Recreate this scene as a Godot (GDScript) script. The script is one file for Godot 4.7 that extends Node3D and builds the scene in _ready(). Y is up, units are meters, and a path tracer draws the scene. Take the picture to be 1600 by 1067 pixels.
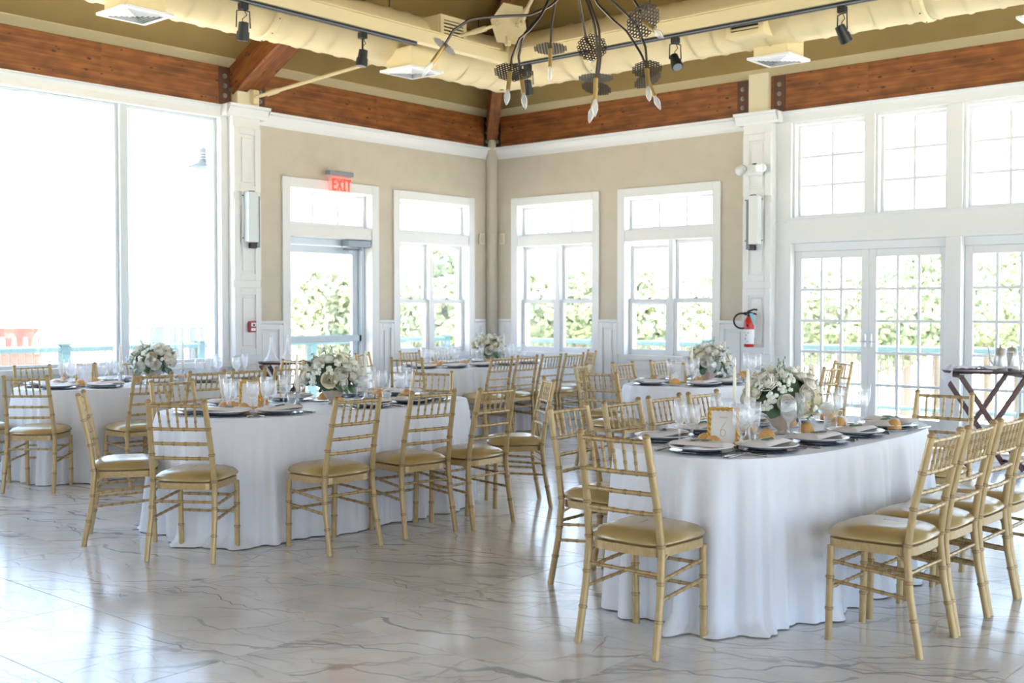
extends Node3D
# A marble-floored banquet hall: two glazed walls meeting in a far corner, timber plate beams,
# cream ducts, five oval tables dressed in white and gold bamboo-style chairs.

const FPX := 1755.0
const HORIZON := 484.0
const EYE := Vector3(-11.549, 1.42, 10.342)
const TURN := 40.8
const BEAM_LOW := 3.625
const BEAM_TOP := 4.04
const SLOPE := 0.5
const LX := 15.2
const LZ := 14.4

var M := {}
var names := {}
var cam_basis: Basis
var rng := RandomNumberGenerator.new()

# ---------------------------------------------------------------- mesh building
class MB:
	var v := PackedVector3Array()
	var n := PackedVector3Array()
	var t := PackedVector2Array()
	var i := PackedInt32Array()
	var c := PackedColorArray()
	var pen := Color.WHITE   # colour of the vertices added next
	var dyed := false
	func vert(p: Vector3, nn: Vector3, uv := Vector2.ZERO) -> int:
		v.append(p); n.append(nn); t.append(uv); c.append(pen)
		return v.size() - 1
	func face(a: int, b: int, c: int) -> void:   # counter-clockwise from outside
		i.append(a); i.append(c); i.append(b)
	func quad(a: Vector3, b: Vector3, c: Vector3, d: Vector3) -> void:
		var nn := (b - a).cross(d - a)
		if nn.length_squared() < 1e-14: nn = (c - b).cross(d - b)
		nn = nn.normalized()
		var k := vert(a, nn, Vector2(0, 0)); vert(b, nn, Vector2(1, 0)); vert(c, nn, Vector2(1, 1)); vert(d, nn, Vector2(0, 1))
		face(k, k + 1, k + 2); face(k, k + 2, k + 3)
	func tri(a: Vector3, b: Vector3, c: Vector3) -> void:
		var nn := (b - a).cross(c - a).normalized()
		var k := vert(a, nn); vert(b, nn); vert(c, nn)
		face(k, k + 1, k + 2)
	func hexa(p: Array) -> void:   # 0-3 bottom ccw from above, 4-7 above them
		quad(p[4], p[5], p[6], p[7]); quad(p[3], p[2], p[1], p[0])
		for k in 4:
			var j := (k + 1) % 4
			quad(p[k], p[j], p[j + 4], p[k + 4])
	func box(lo: Vector3, hi: Vector3, b := 0.0) -> void:
		var a := Vector3(minf(lo.x, hi.x), minf(lo.y, hi.y), minf(lo.z, hi.z))
		var c := Vector3(maxf(lo.x, hi.x), maxf(lo.y, hi.y), maxf(lo.z, hi.z))
		if b <= 0.0:
			hexa([Vector3(a.x, a.y, c.z), Vector3(c.x, a.y, c.z), Vector3(c.x, a.y, a.z), Vector3(a.x, a.y, a.z),
				Vector3(a.x, c.y, c.z), Vector3(c.x, c.y, c.z), Vector3(c.x, c.y, a.z), Vector3(a.x, c.y, a.z)])
			return
		var m := (a + c) * 0.5
		var h := (c - a) * 0.5
		b = minf(b, minf(h.x, minf(h.y, h.z)) * 0.9)
		var pt := func(sx: float, sy: float, sz: float, ax: int) -> Vector3:
			var q := Vector3(sx * (h.x - b), sy * (h.y - b), sz * (h.z - b))
			q[ax] += [sx, sy, sz][ax] * b
			return m + q
		var s := [-1.0, 1.0]
		for ax in 3:
			for sg in s:
				var u := (ax + 1) % 3
				var w := (ax + 2) % 3
				var ps := []
				for cc in [[-1, -1], [1, -1], [1, 1], [-1, 1]]:
					var e := [0.0, 0.0, 0.0]
					e[ax] = sg; e[u] = float(cc[0]); e[w] = float(cc[1])
					ps.append(pt.call(e[0], e[1], e[2], ax))
				if sg > 0: quad(ps[0], ps[1], ps[2], ps[3])
				else: quad(ps[3], ps[2], ps[1], ps[0])
		for ax in 3:   # bevelled edges
			var u := (ax + 1) % 3
			var w := (ax + 2) % 3
			for su in s:
				for sw in s:
					var e := [0.0, 0.0, 0.0]
					e[u] = su; e[w] = sw
					e[ax] = -1.0
					var p0: Vector3 = pt.call(e[0], e[1], e[2], u)
					var p1: Vector3 = pt.call(e[0], e[1], e[2], w)
					e[ax] = 1.0
					var p2: Vector3 = pt.call(e[0], e[1], e[2], w)
					var p3: Vector3 = pt.call(e[0], e[1], e[2], u)
					if su * sw > 0: quad(p0, p1, p2, p3)
					else: quad(p3, p2, p1, p0)
		for sx in s:
			for sy in s:
				for sz in s:
					var p0: Vector3 = pt.call(sx, sy, sz, 0)
					var p1: Vector3 = pt.call(sx, sy, sz, 1)
					var p2: Vector3 = pt.call(sx, sy, sz, 2)
					if sx * sy * sz > 0: tri(p0, p1, p2)
					else: tri(p2, p1, p0)
	func frame_of(d: Vector3) -> Array:
		var side := Vector3.UP if absf(d.y) < 0.9 else Vector3.RIGHT
		var x := side.cross(d).normalized()
		return [x, d.cross(x).normalized()]
	func ring(c: Vector3, x: Vector3, y: Vector3, r: float, seg: int, slope: Vector3, va: float) -> int:
		var k := v.size()
		for s in seg + 1:
			var a := TAU * s / seg
			var d := x * cos(a) + y * sin(a)
			vert(c + d * r, (d + slope).normalized(), Vector2(float(s) / seg, va))
		return k
	func bridge(k0: int, k1: int, seg: int) -> void:
		for s in seg:
			face(k0 + s, k0 + s + 1, k1 + s + 1); face(k0 + s, k1 + s + 1, k1 + s)
	func cap(c: Vector3, x: Vector3, y: Vector3, r: float, seg: int, nn: Vector3) -> void:
		var k := vert(c, nn)
		for s in seg + 1:
			var a := TAU * s / seg
			vert(c + (x * cos(a) + y * sin(a)) * r, nn)
		for s in seg:
			if x.cross(y).dot(nn) > 0: face(k, k + 1 + s, k + 2 + s)
			else: face(k, k + 2 + s, k + 1 + s)
	func cyl(p0: Vector3, p1: Vector3, r0: float, r1: float, seg := 8, caps := true) -> void:
		var d := (p1 - p0).normalized()
		var f := frame_of(d)
		var sl: Vector3 = d * ((r0 - r1) / maxf(1e-5, (p1 - p0).length()))
		var a := ring(p0, f[0], f[1], r0, seg, sl, 0.0)
		var b := ring(p1, f[0], f[1], r1, seg, sl, 1.0)
		bridge(a, b, seg)
		if caps:
			cap(p0, f[0], f[1], r0, seg, -d); cap(p1, f[0], f[1], r1, seg, d)
	func tube(ps: Array, rs, seg := 8, caps := true, pens := []) -> void:
		var last := -1
		var x := Vector3.ZERO
		for k in ps.size():
			var d: Vector3
			if k == 0: d = ps[1] - ps[0]
			elif k == ps.size() - 1: d = ps[k] - ps[k - 1]
			else: d = (ps[k + 1] - ps[k]).normalized() + (ps[k] - ps[k - 1]).normalized()
			d = d.normalized()
			if k == 0: x = frame_of(d)[0]
			else: x = (x - d * x.dot(d)).normalized()
			var y := d.cross(x).normalized()
			var r: float = rs[k] if rs is Array else rs
			if pens.size() > 0:
				pen = pens[k]
				dyed = true
			var a := ring(ps[k], x, y, r, seg, Vector3.ZERO, float(k))
			if last >= 0: bridge(last, a, seg)
			last = a
			if caps and k == 0: cap(ps[k], x, y, r, seg, -d)
			if caps and k == ps.size() - 1: cap(ps[k], x, y, r, seg, d)
	func lathe(prof: Array, seg := 20, at := Vector3.ZERO) -> void:   # prof: Vector2(r, y) from bottom outside upward
		var last := -1
		for k in prof.size():
			var p: Vector2 = prof[k]
			var d: Vector2
			if k == 0: d = prof[1] - p
			elif k == prof.size() - 1: d = p - prof[k - 1]
			else: d = (prof[k + 1] - p).normalized() + (p - prof[k - 1]).normalized()
			d = d.normalized()
			var nn := Vector2(d.y, -d.x)
			var a := v.size()
			for s in seg + 1:
				var g := -TAU * s / seg
				vert(at + Vector3(cos(g) * p.x, p.y, sin(g) * p.x), Vector3(cos(g) * nn.x, nn.y, sin(g) * nn.x), Vector2(float(s) / seg, float(k)))
			if last >= 0: bridge(last, a, seg)
			last = a
	func grid(p: Array, rows: int, cols: int, flip := false) -> void:   # smooth patch, points row by row
		var k := v.size()
		for r in rows:
			for c in cols:
				var du: Vector3 = p[r * cols + mini(c + 1, cols - 1)] - p[r * cols + maxi(c - 1, 0)]
				var dv: Vector3 = p[mini(r + 1, rows - 1) * cols + c] - p[maxi(r - 1, 0) * cols + c]
				var nn := du.cross(dv).normalized()
				vert(p[r * cols + c], -nn if flip else nn, Vector2(float(c) / (cols - 1), float(r) / (rows - 1)))
		for r in rows - 1:
			for c in cols - 1:
				var a := k + r * cols + c
				if flip:
					face(a, a + cols + 1, a + 1); face(a, a + cols, a + cols + 1)
				else:
					face(a, a + 1, a + cols + 1); face(a, a + cols + 1, a + cols)
	func blob(c: Vector3, r: Vector3, rows := 8, seg := 12, low := -1.0, bump := 0.0) -> void:
		var k := v.size()
		for a in rows + 1:
			var la := lerpf(asin(low), PI / 2, float(a) / rows)
			for b in seg + 1:
				var lo := -TAU * b / seg
				var d := Vector3(cos(la) * cos(lo), sin(la), cos(la) * sin(lo))
				var q := 1.0 + bump * sin(lo * 5.0 + la * 7.0) * cos(la)
				vert(c + d * r * q, (d / r).normalized())
		for a in rows:
			bridge(k + a * (seg + 1), k + (a + 1) * (seg + 1), seg)
	func moved(x: Transform3D, o: MB) -> void:
		var k := v.size()
		for p in o.v.size():
			vert(x * o.v[p], (x.basis * o.n[p]).normalized(), o.t[p])
		for q in o.i: i.append(q + k)
	func mesh() -> ArrayMesh:
		var a := []
		a.resize(Mesh.ARRAY_MAX)
		a[Mesh.ARRAY_VERTEX] = v; a[Mesh.ARRAY_NORMAL] = n; a[Mesh.ARRAY_TEX_UV] = t; a[Mesh.ARRAY_INDEX] = i
		if dyed: a[Mesh.ARRAY_COLOR] = c
		var m := ArrayMesh.new()
		m.add_surface_from_arrays(Mesh.PRIMITIVE_TRIANGLES, a)
		return m

# ---------------------------------------------------------------- naming and parenting
func numbered(called: String, parent: Node) -> String:
	var key := str(parent.get_instance_id()) + called
	var k: int = names.get(key, 0)
	names[key] = k + 1
	return called if k == 0 else "%s_%03d" % [called, k]

func obj(called: String, shape, mat: Material, parent: Node = self, at := Vector3.ZERO) -> MeshInstance3D:
	var o := MeshInstance3D.new()
	o.name = numbered(called, parent)
	o.mesh = shape.mesh() if shape is MB else shape
	o.material_override = mat
	o.position = at
	parent.add_child(o, true)
	return o

func thing(called: String, label: String, category: String, at := Vector3.ZERO, turn := 0.0, group := "") -> Node3D:
	var o := Node3D.new()
	o.name = numbered(called, self)
	add_child(o, true)
	o.position = at; o.rotation.y = turn
	tag(o, label, category, group)
	return o

func tag(o: Node, label: String, category: String, group := "") -> Node:
	o.set_meta("label", label); o.set_meta("category", category)
	if group != "": o.set_meta("group", group)
	return o

func struct(called: String, label := "", category := "") -> Node3D:
	var o := Node3D.new()
	o.name = called
	add_child(o, true)
	o.set_meta("kind", "structure")
	if label != "": tag(o, label, category)
	return o

func copy(o: Node3D, called: String, at: Vector3, turn: float, label: String, group: String) -> Node3D:
	var c: Node3D = o.duplicate()
	c.name = numbered(called, self)
	add_child(c, true)
	c.position = at; c.rotation.y = turn
	c.set_meta("label", label)
	if group != "": c.set_meta("group", group)
	return c

# ---------------------------------------------------------------- photograph geometry
func ray(x: float, y: float) -> Vector3:
	return cam_basis * Vector3((x - 800.0) / FPX, (533.5 - y) / FPX, -1.0)
func at_depth(x: float, y: float, d: float) -> Vector3:
	return EYE + ray(x, y) * d
func at_height(x: float, y: float, h: float) -> Vector3:
	var d := ray(x, y)
	return EYE + d * ((h - EYE.y) / d.y)

# a wall's own axes: s metres from the far corner, y up, d metres into the room; wall 0 is the left one, wall 1 the right
func W(w: int, s: float, y: float, d: float) -> Vector3:
	return Vector3(-s, y, d) if w == 0 else Vector3(-d, y, s)
func wbox(b: MB, w: int, s0: float, s1: float, y0: float, y1: float, d0: float, d1: float, bevel := 0.0) -> void:
	b.box(W(w, s0, y0, d0), W(w, s1, y1, d1), bevel)
func wpart(called: String, parent: Node, mat: Material, w: int, s0: float, s1: float, y0: float, y1: float, d0: float, d1: float, bevel := 0.004) -> MeshInstance3D:
	var b := MB.new()
	wbox(b, w, s0, s1, y0, y1, d0, d1, bevel)
	return obj(called, b, mat, parent)

# ---------------------------------------------------------------- materials
func std(c: Color, rough := 0.6, metal := 0.0, spec := 0.5) -> StandardMaterial3D:
	var m := StandardMaterial3D.new()
	m.albedo_color = c; m.roughness = rough; m.metallic = metal; m.metallic_specular = spec
	return m
func rgb(r: int, g: int, b: int) -> Color:
	return Color8(r, g, b)
func noise(sd: int, freq: float, oct := 3) -> FastNoiseLite:
	var f := FastNoiseLite.new()
	f.seed = sd; f.frequency = freq; f.noise_type = FastNoiseLite.TYPE_SIMPLEX_SMOOTH
	f.fractal_type = FastNoiseLite.FRACTAL_FBM; f.fractal_octaves = oct
	return f

func marble_texture() -> ImageTexture:
	# pale ground with long jagged veins that swell, fork and fade, drawn as wandering strokes
	var size := 1280
	var cloud := noise(57, 0.006, 4).get_seamless_image(size, size)
	var base := cloud.get_data()
	var amount := PackedFloat32Array()
	amount.resize(size * size)
	var warmth := PackedFloat32Array()
	warmth.resize(size * size)
	var rr := RandomNumberGenerator.new()
	rr.seed = 4711
	var queue := []
	for k in 190:
		var big := rr.randf() < 0.3
		queue.append([rr.randf() * size, rr.randf() * size, deg_to_rad(64.0) + rr.randfn() * 0.3 + (PI if rr.randf() < 0.5 else 0.0), rr.randf_range(0.5, 1.0) if big else rr.randf_range(0.22, 0.55), rr.randf_range(1.1, 2.4) if big else rr.randf_range(0.7, 1.2), rr.randi_range(120, 420), 1.0 if rr.randf() < 0.3 else 0.0])
	while queue.size() > 0:
		var q: Array = queue.pop_back()
		var x: float = q[0]
		var y: float = q[1]
		var ang: float = q[2]
		var home := ang
		var n: int = q[5]
		var swell := 0.0
		for k in n:
			if k % 14 == 0: ang = home + rr.randfn() * 0.34
			x += cos(ang) * 1.4
			y += sin(ang) * 1.4
			if rr.randf() < 0.006: swell = rr.randf_range(2.0, 7.0) * q[4]
			swell *= 0.965
			var fade := sin(PI * k / n)
			var w: float = q[4] * (0.6 + 0.4 * fade) + swell
			var st: float = q[3] * fade * (0.75 if swell > 1.5 else 1.0)
			var ri := int(ceil(w))
			for dy in range(-ri, ri + 1):
				for dx in range(-ri, ri + 1):
					var d := sqrt(dx * dx + dy * dy) / (w + 0.3)
					if d < 1.0:
						var at := posmod(int(y) + dy, size) * size + posmod(int(x) + dx, size)
						var t := st * minf(1.0, (1.0 - d) * 2.2)
						if t > amount[at]:
							amount[at] = t
							warmth[at] = q[6]
			if rr.randf() < 0.004 and queue.size() < 400:
				queue.append([x, y, home + (0.75 if rr.randf() < 0.5 else -0.75) * rr.randf_range(0.5, 1.2), q[3] * 0.75, maxf(0.7, q[4] * 0.6), int(n * 0.4), q[6]])
	var data := PackedByteArray()
	data.resize(size * size * 3)
	for k in size * size:
		var to := (base[k] - 128) * 0.12
		var g := minf(0.92, amount[k])
		var wm := warmth[k]
		data[k * 3] = int(lerpf(218.0 + to, lerpf(112.0, 150.0, wm), g))
		data[k * 3 + 1] = int(lerpf(217.0 + to, lerpf(112.0, 118.0, wm), g))
		data[k * 3 + 2] = int(lerpf(216.0 + to, lerpf(116.0, 106.0, wm), g))
	var im := Image.create_from_data(size, size, false, Image.FORMAT_RGB8, data)
	im.generate_mipmaps()
	return ImageTexture.create_from_image(im)

func wood_texture(sd: int, dark: Color, light: Color) -> ImageTexture:
	var wx := 768
	var wy := 256
	var a := noise(sd, 0.035, 3)
	var b := noise(sd + 1, 0.012, 2)
	var g := noise(sd + 2, 0.16, 2)
	var knots := []
	var rr := RandomNumberGenerator.new()
	rr.seed = sd
	for k in 26: knots.append([rr.randf() * wx, rr.randf() * wy, rr.randf_range(1.8, 5.0)])
	var im := Image.create(wx, wy, false, Image.FORMAT_RGB8)
	for y in wy:
		var lam := 0.10 * sin(float(int(y / 42.0)) * 2.4)
		for x in wx:
			var t := 0.55 + 0.42 * a.get_noise_2d(x * 0.045, y * 1.0) + 0.4 * b.get_noise_2d(x * 0.6, y) + 0.14 * g.get_noise_2d(x * 0.03, y) + lam
			im.set_pixel(x, y, dark.lerp(light, clampf(t, 0.0, 1.0)))
	for k in knots:
		for dy in range(-9, 10):
			for dx in range(-14, 15):
				var q: float = Vector2(dx * 0.65, dy).length() / k[2]
				if q < 1.8:
					var px := posmod(int(k[0]) + dx, wx)
					var py := posmod(int(k[1]) + dy, wy)
					im.set_pixel(px, py, im.get_pixel(px, py).lerp(Color8(52, 28, 16), clampf(1.6 - q, 0.0, 0.85)))
	im.generate_mipmaps()
	return ImageTexture.create_from_image(im)

func noise_tex(sd: int, freq: float, lo: Color, hi: Color, size := 256) -> NoiseTexture2D:
	var t := NoiseTexture2D.new()
	t.width = size; t.height = size; t.seamless = true
	t.noise = noise(sd, freq, 4)
	var gr := Gradient.new()
	gr.set_color(0, lo); gr.set_color(1, hi)
	t.color_ramp = gr
	return t

func tri_tex(m: StandardMaterial3D, tex: Texture2D, scale: Vector3, world := false) -> StandardMaterial3D:
	m.albedo_texture = tex
	m.albedo_color = Color.WHITE
	m.uv1_triplanar = true
	m.uv1_world_triplanar = world
	m.uv1_scale = scale
	return m

func glass(alpha: float, tint := Color(0.9, 0.95, 0.96)) -> StandardMaterial3D:
	var m := std(Color(tint.r, tint.g, tint.b, alpha), 0.0, 0.0, 0.5)
	m.transparency = BaseMaterial3D.TRANSPARENCY_ALPHA
	m.cull_mode = BaseMaterial3D.CULL_DISABLED
	return m

func make_materials() -> void:
	M.marble = std(Color.WHITE, 0.16, 0.0, 0.6)
	M.marble.albedo_texture = marble_texture()
	M.grout = std(rgb(176, 170, 160), 0.8)
	M.white = std(rgb(230, 231, 232), 0.45)
	M.white_metal = std(rgb(214, 222, 228), 0.4)
	M.beige = tri_tex(std(Color.WHITE, 0.8), noise_tex(5, 0.02, rgb(200, 191, 175), rgb(206, 197, 182)), Vector3(0.6, 0.6, 0.6), true)
	M.cream = std(rgb(226, 208, 164), 0.5)
	M.cream_pale = std(rgb(222, 210, 180), 0.6)
	M.ceiling = tri_tex(std(Color.WHITE, 0.85), noise_tex(8, 0.02, rgb(146, 121, 68), rgb(154, 129, 75)), Vector3(0.5, 0.5, 0.5), true)  # cream paint darkened to olive, the slope's shade put into the colour
	M.strip = std(rgb(196, 180, 140), 0.8)  # same cream kept paler, for the brighter band along the walls
	M.wood = tri_tex(std(Color.WHITE, 0.55), wood_texture(3, rgb(98, 52, 20), rgb(160, 96, 42)), Vector3(0.55, 2.2, 2.2))
	M.dark_wood = tri_tex(std(Color.WHITE, 0.7), wood_texture(9, rgb(46, 28, 20), rgb(84, 54, 40)), Vector3(0.4, 1.5, 1.5))
	M.stand_wood = std(rgb(86, 50, 42), 0.45)
	M.steel = std(rgb(70, 62, 58), 0.45, 0.6)
	M.strap = std(rgb(86, 52, 38), 0.6)
	M.bolt = std(rgb(150, 144, 136), 0.4, 0.7)
	M.black = std(rgb(24, 24, 26), 0.5)
	M.gold = tri_tex(std(Color.WHITE, 0.34, 0.3, 0.6), noise_tex(31, 0.03, rgb(178, 150, 102), rgb(198, 172, 124)), Vector3(6, 2, 6))
	M.gold.vertex_color_use_as_albedo = true
	M.gold_ring = std(rgb(168, 138, 94), 0.45, 0.15)
	M.cushion = std(rgb(184, 160, 108), 0.24, 0.12, 0.7)
	M.cloth = std(rgb(228, 230, 238), 0.55, 0.0, 0.45)
	M.cloth.rim_enabled = true
	M.cloth.rim = 0.6
	M.cloth.rim_tint = 0.2
	M.napkin = tri_tex(std(Color.WHITE, 0.95), noise_tex(61, 0.2, rgb(232, 224, 224), rgb(246, 242, 242)), Vector3(8, 8, 8))
	M.charger = std(rgb(30, 40, 72), 0.12, 0.2)  # dark navy painted for the shadow line beneath each dinner plate
	M.china = std(rgb(240, 240, 240), 0.2)
	M.silver = std(rgb(198, 198, 202), 0.22, 0.95)
	M.silver_soft = std(rgb(206, 204, 202), 0.36, 0.6)
	M.roll = tri_tex(std(Color.WHITE, 0.6), noise_tex(71, 0.05, rgb(196, 132, 62), rgb(236, 198, 138)), Vector3(9, 14, 9))
	M.wine_glass = glass(0.15, Color(0.97, 0.98, 1.0))
	M.pane = glass(0.05, Color(0.92, 0.97, 1.0))
	M.vase = std(rgb(196, 178, 160), 0.4, 0.1)
	M.rose = std(rgb(244, 240, 226), 0.8)
	M.rose.backlight_enabled = true
	M.rose.backlight = Color(0.18, 0.18, 0.15)
	M.rose_cream = std(rgb(243, 233, 205), 0.8)
	M.bloom = std(rgb(240, 242, 232), 0.85)
	M.filler = std(rgb(92, 112, 84), 0.9)
	M.leaf = std(rgb(84, 112, 84), 0.55)
	M.leaf_pale = std(rgb(128, 150, 124), 0.6)
	M.stem = std(rgb(104, 122, 82), 0.7)
	M.candle = std(rgb(246, 240, 226), 0.5)
	M.candle.subsurf_scatter_enabled = true
	M.candle.subsurf_scatter_strength = 0.2
	M.frame_gold = std(rgb(226, 182, 92), 0.3, 0.55)
	M.card = std(rgb(240, 239, 242), 0.8)
	M.ink_gold = std(rgb(196, 160, 98), 0.5, 0.3)
	M.red = std(rgb(206, 34, 32), 0.3)
	M.red_case = std(rgb(172, 58, 70), 0.45)
	M.grille = std(rgb(128, 134, 144), 0.6)
	M.closer = std(rgb(138, 150, 162), 0.4, 0.4)
	M.door_metal = std(rgb(206, 216, 224), 0.4, 0.1)
	M.pewter = std(rgb(96, 88, 82), 0.35, 0.85)
	M.brass = std(rgb(176, 146, 92), 0.4, 0.5)
	M.bulb = glass(0.28, Color(1, 1, 1))
	M.teal = std(rgb(56, 86, 94), 0.6)
	M.baluster = std(rgb(96, 92, 90), 0.6)
	M.deck = std(rgb(186, 180, 168), 0.9)
	M.ground = std(rgb(196, 200, 188), 0.95)
	M.brick = std(rgb(128, 72, 64), 0.9)
	M.roof_pale = std(rgb(228, 228, 230), 0.8)
	M.pavilion = std(rgb(136, 146, 152), 0.8)
	M.foliage = std(rgb(138, 150, 116), 0.9)  # green paled to take in the glare outside
	M.foliage.cull_mode = BaseMaterial3D.CULL_DISABLED
	M.foliage.backlight_enabled = true
	M.foliage.backlight = Color(0.4, 0.42, 0.32)
	M.foliage_light = std(rgb(162, 170, 136), 0.9)  # lighter green for some trees, paled for the same glare
	M.foliage_light.cull_mode = BaseMaterial3D.CULL_DISABLED
	M.trunk = std(rgb(120, 108, 96), 0.9)
	M.exit_red = std(rgb(255, 70, 50), 0.4)
	M.exit_red.emission_enabled = true
	M.exit_red.emission = Color8(255, 64, 44)
	M.exit_red.emission_energy_multiplier = 0.8
	M.exit_panel = glass(0.22, Color(1.0, 0.82, 0.8))
	M.plant_bark = M.trunk

# ---------------------------------------------------------------- setup
func _ready() -> void:
	rng.seed = 20240611
	var cam := Camera3D.new()
	cam.name = "camera"
	cam.fov = rad_to_deg(2.0 * atan(533.5 / FPX))
	cam.near = 0.05
	cam.far = 600.0
	var th := deg_to_rad(TURN)
	var pitch := atan((HORIZON - 533.5) / FPX)
	var fwd := Vector3(cos(th) * cos(pitch), sin(pitch), -sin(th) * cos(pitch))
	add_child(cam)
	cam.look_at_from_position(EYE, EYE + fwd, Vector3.UP)
	cam.current = true
	var lens := CameraAttributesPhysical.new()
	lens.frustum_focal_length = 12.0 * FPX / 533.5
	lens.frustum_focus_distance = 6.3
	lens.frustum_near = 0.05
	lens.frustum_far = 600.0
	lens.exposure_aperture = 3.2
	cam.attributes = lens
	cam_basis = cam.basis

	var sky_mat := ProceduralSkyMaterial.new()
	sky_mat.sky_top_color = Color(0.60, 0.79, 1.0)
	sky_mat.sky_horizon_color = Color(0.90, 0.955, 1.0)
	sky_mat.sky_curve = 0.25
	sky_mat.ground_bottom_color = Color(0.6, 0.6, 0.58)
	sky_mat.ground_horizon_color = Color(0.9, 0.92, 0.92)
	sky_mat.energy_multiplier = 5.0
	var sky := Sky.new()
	sky.sky_material = sky_mat
	var env := Environment.new()
	env.background_mode = Environment.BG_SKY
	env.sky = sky
	env.tonemap_mode = Environment.TONE_MAPPER_LINEAR
	env.tonemap_exposure = 1.21
	env.sdfgi_enabled = true
	env.ssao_enabled = true
	env.ssil_enabled = true
	var we := WorldEnvironment.new()
	we.name = "environment"
	we.environment = env
	add_child(we)
	var sun := DirectionalLight3D.new()
	sun.name = "sun"
	sun.light_energy = 13.0
	sun.light_color = Color(1.0, 0.95, 0.88)
	sun.light_angular_distance = 0.6
	sun.shadow_enabled = true
	add_child(sun)
	sun.look_at_from_position(Vector3.ZERO, Vector3(0.15, -1.0, -0.1), Vector3.RIGHT)

	make_materials()
	build_floor()
	build_walls()
	build_ceiling()
	build_ducts()
	build_fixtures()
	build_tables()
	build_service()
	build_chandelier()
	build_outside()

# ---------------------------------------------------------------- floor
func build_floor() -> void:
	var fl := struct("floor", "polished white marble tile floor with grey and rose veins", "floor")
	var b := MB.new()
	b.box(Vector3(-LX, -0.17, 0.0), Vector3(0.0, -0.0015, LZ))
	obj("grout_bed", b, M.grout, fl)
	var tx := 0.6175
	var tz := 1.235
	var g := 0.001
	var variants := []
	for k in 16:   # each a different cut of the same slab
		var m := MB.new()
		var cx := (k % 6) / 6.0
		var cz := float(k / 6) / 3.0
		var fx := rng.randf() < 0.5
		var fz := fx
		var hx := tx * 0.5 - g
		var hz := tz * 0.5 - g
		var c := 0.0012
		var uv := func(x: float, z: float) -> Vector2:
			var a := (x / tx + 0.5) / 6.0
			var d := (z / tz + 0.5) / 3.0
			return Vector2(cx + (1.0 / 6.0 - a if fx else a), cz + (1.0 / 3.0 - d if fz else d))
		var ps := [Vector3(-hx + c, 0, hz - c), Vector3(hx - c, 0, hz - c), Vector3(hx - c, 0, -hz + c), Vector3(-hx + c, 0, -hz + c)]
		var os := [Vector3(-hx, -0.01, hz), Vector3(hx, -0.01, hz), Vector3(hx, -0.01, -hz), Vector3(-hx, -0.01, -hz)]
		var k0 := m.v.size()
		for p in ps: m.vert(p, Vector3.UP, uv.call(p.x, p.z))
		m.face(k0, k0 + 1, k0 + 2); m.face(k0, k0 + 2, k0 + 3)
		for e in 4:
			var j := (e + 1) % 4
			m.quad(os[e], os[j], ps[j], ps[e])
		variants.append(m.mesh())
	# joints lie on x = -8.84 + k * tx and z = 6.51 + k * tz, as read from the photograph
	var x0 := -8.84 - 10.0 * tx
	var z0 := 6.51 - 5.0 * tz
	for ix in 24:
		for iz in 11:
			var c := Vector3(x0 + (ix + 0.5) * tx, 0.0, z0 + (iz + 0.5) * tz)
			if c.x > 0.1 or c.z > LZ or c.z < -0.3: continue
			obj("tile", variants[rng.randi() % 16], M.marble, fl, c)

# ---------------------------------------------------------------- walls
func raised_panel(parent: Node, w: int, s0: float, s1: float, y0: float, y1: float, d: float, rim: float) -> void:
	# stiles and rails standing proud round a field with a bevelled inner moulding
	var b := MB.new()
	var t := 0.018
	wbox(b, w, s0, s0 + rim, y0, y1, d, d + t, 0.003)
	wbox(b, w, s1 - rim, s1, y0, y1, d, d + t, 0.003)
	wbox(b, w, s0 + rim, s1 - rim, y1 - rim, y1, d, d + t, 0.003)
	wbox(b, w, s0 + rim, s1 - rim, y0, y0 + rim, d, d + t, 0.003)
	obj("panel_frame", b, M.white, parent)
	if s1 - s0 > rim * 2.0 + 0.1:
		var f := MB.new()
		wbox(f, w, s0 + rim + 0.03, s1 - rim - 0.03, y0 + rim + 0.03, y1 - rim - 0.03, d, d + 0.012, 0.008)
		obj("panel_field", f, M.white, parent)

func crown(parent: Node, w: int, s0: float, s1: float, y: float, d: float, h: float, out: float, called := "crown_moulding") -> void:
	var prof := [Vector2(0, -h), Vector2(0.015, -h), Vector2(0.02, -h * 0.8), Vector2(out * 0.45, -h * 0.5), Vector2(out * 0.6, -h * 0.28), Vector2(out * 0.95, -h * 0.2), Vector2(out, -0.01), Vector2(out, 0), Vector2(0, 0)]
	var b := MB.new()
	for k in prof.size() - 1:
		var p: Vector2 = prof[k]
		var q: Vector2 = prof[k + 1]
		var a0 := W(w, s0, y + p.y, d + p.x)
		var a1 := W(w, s1, y + p.y, d + p.x)
		var b0 := W(w, s0, y + q.y, d + q.x)
		var b1 := W(w, s1, y + q.y, d + q.x)
		if w == 0: b.quad(a1, a0, b0, b1)
		else: b.quad(a0, a1, b1, b0)
	for e in [s0, s1]:
		for k in range(1, prof.size() - 2):
			var p0 := W(w, e, y + prof[0].y, d + prof[0].x)
			var p1 := W(w, e, y + prof[k].y, d + prof[k].x)
			var p2 := W(w, e, y + prof[k + 1].y, d + prof[k + 1].x)
			b.tri(p0, p1, p2)
	obj(called, b, M.white, parent)

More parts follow.
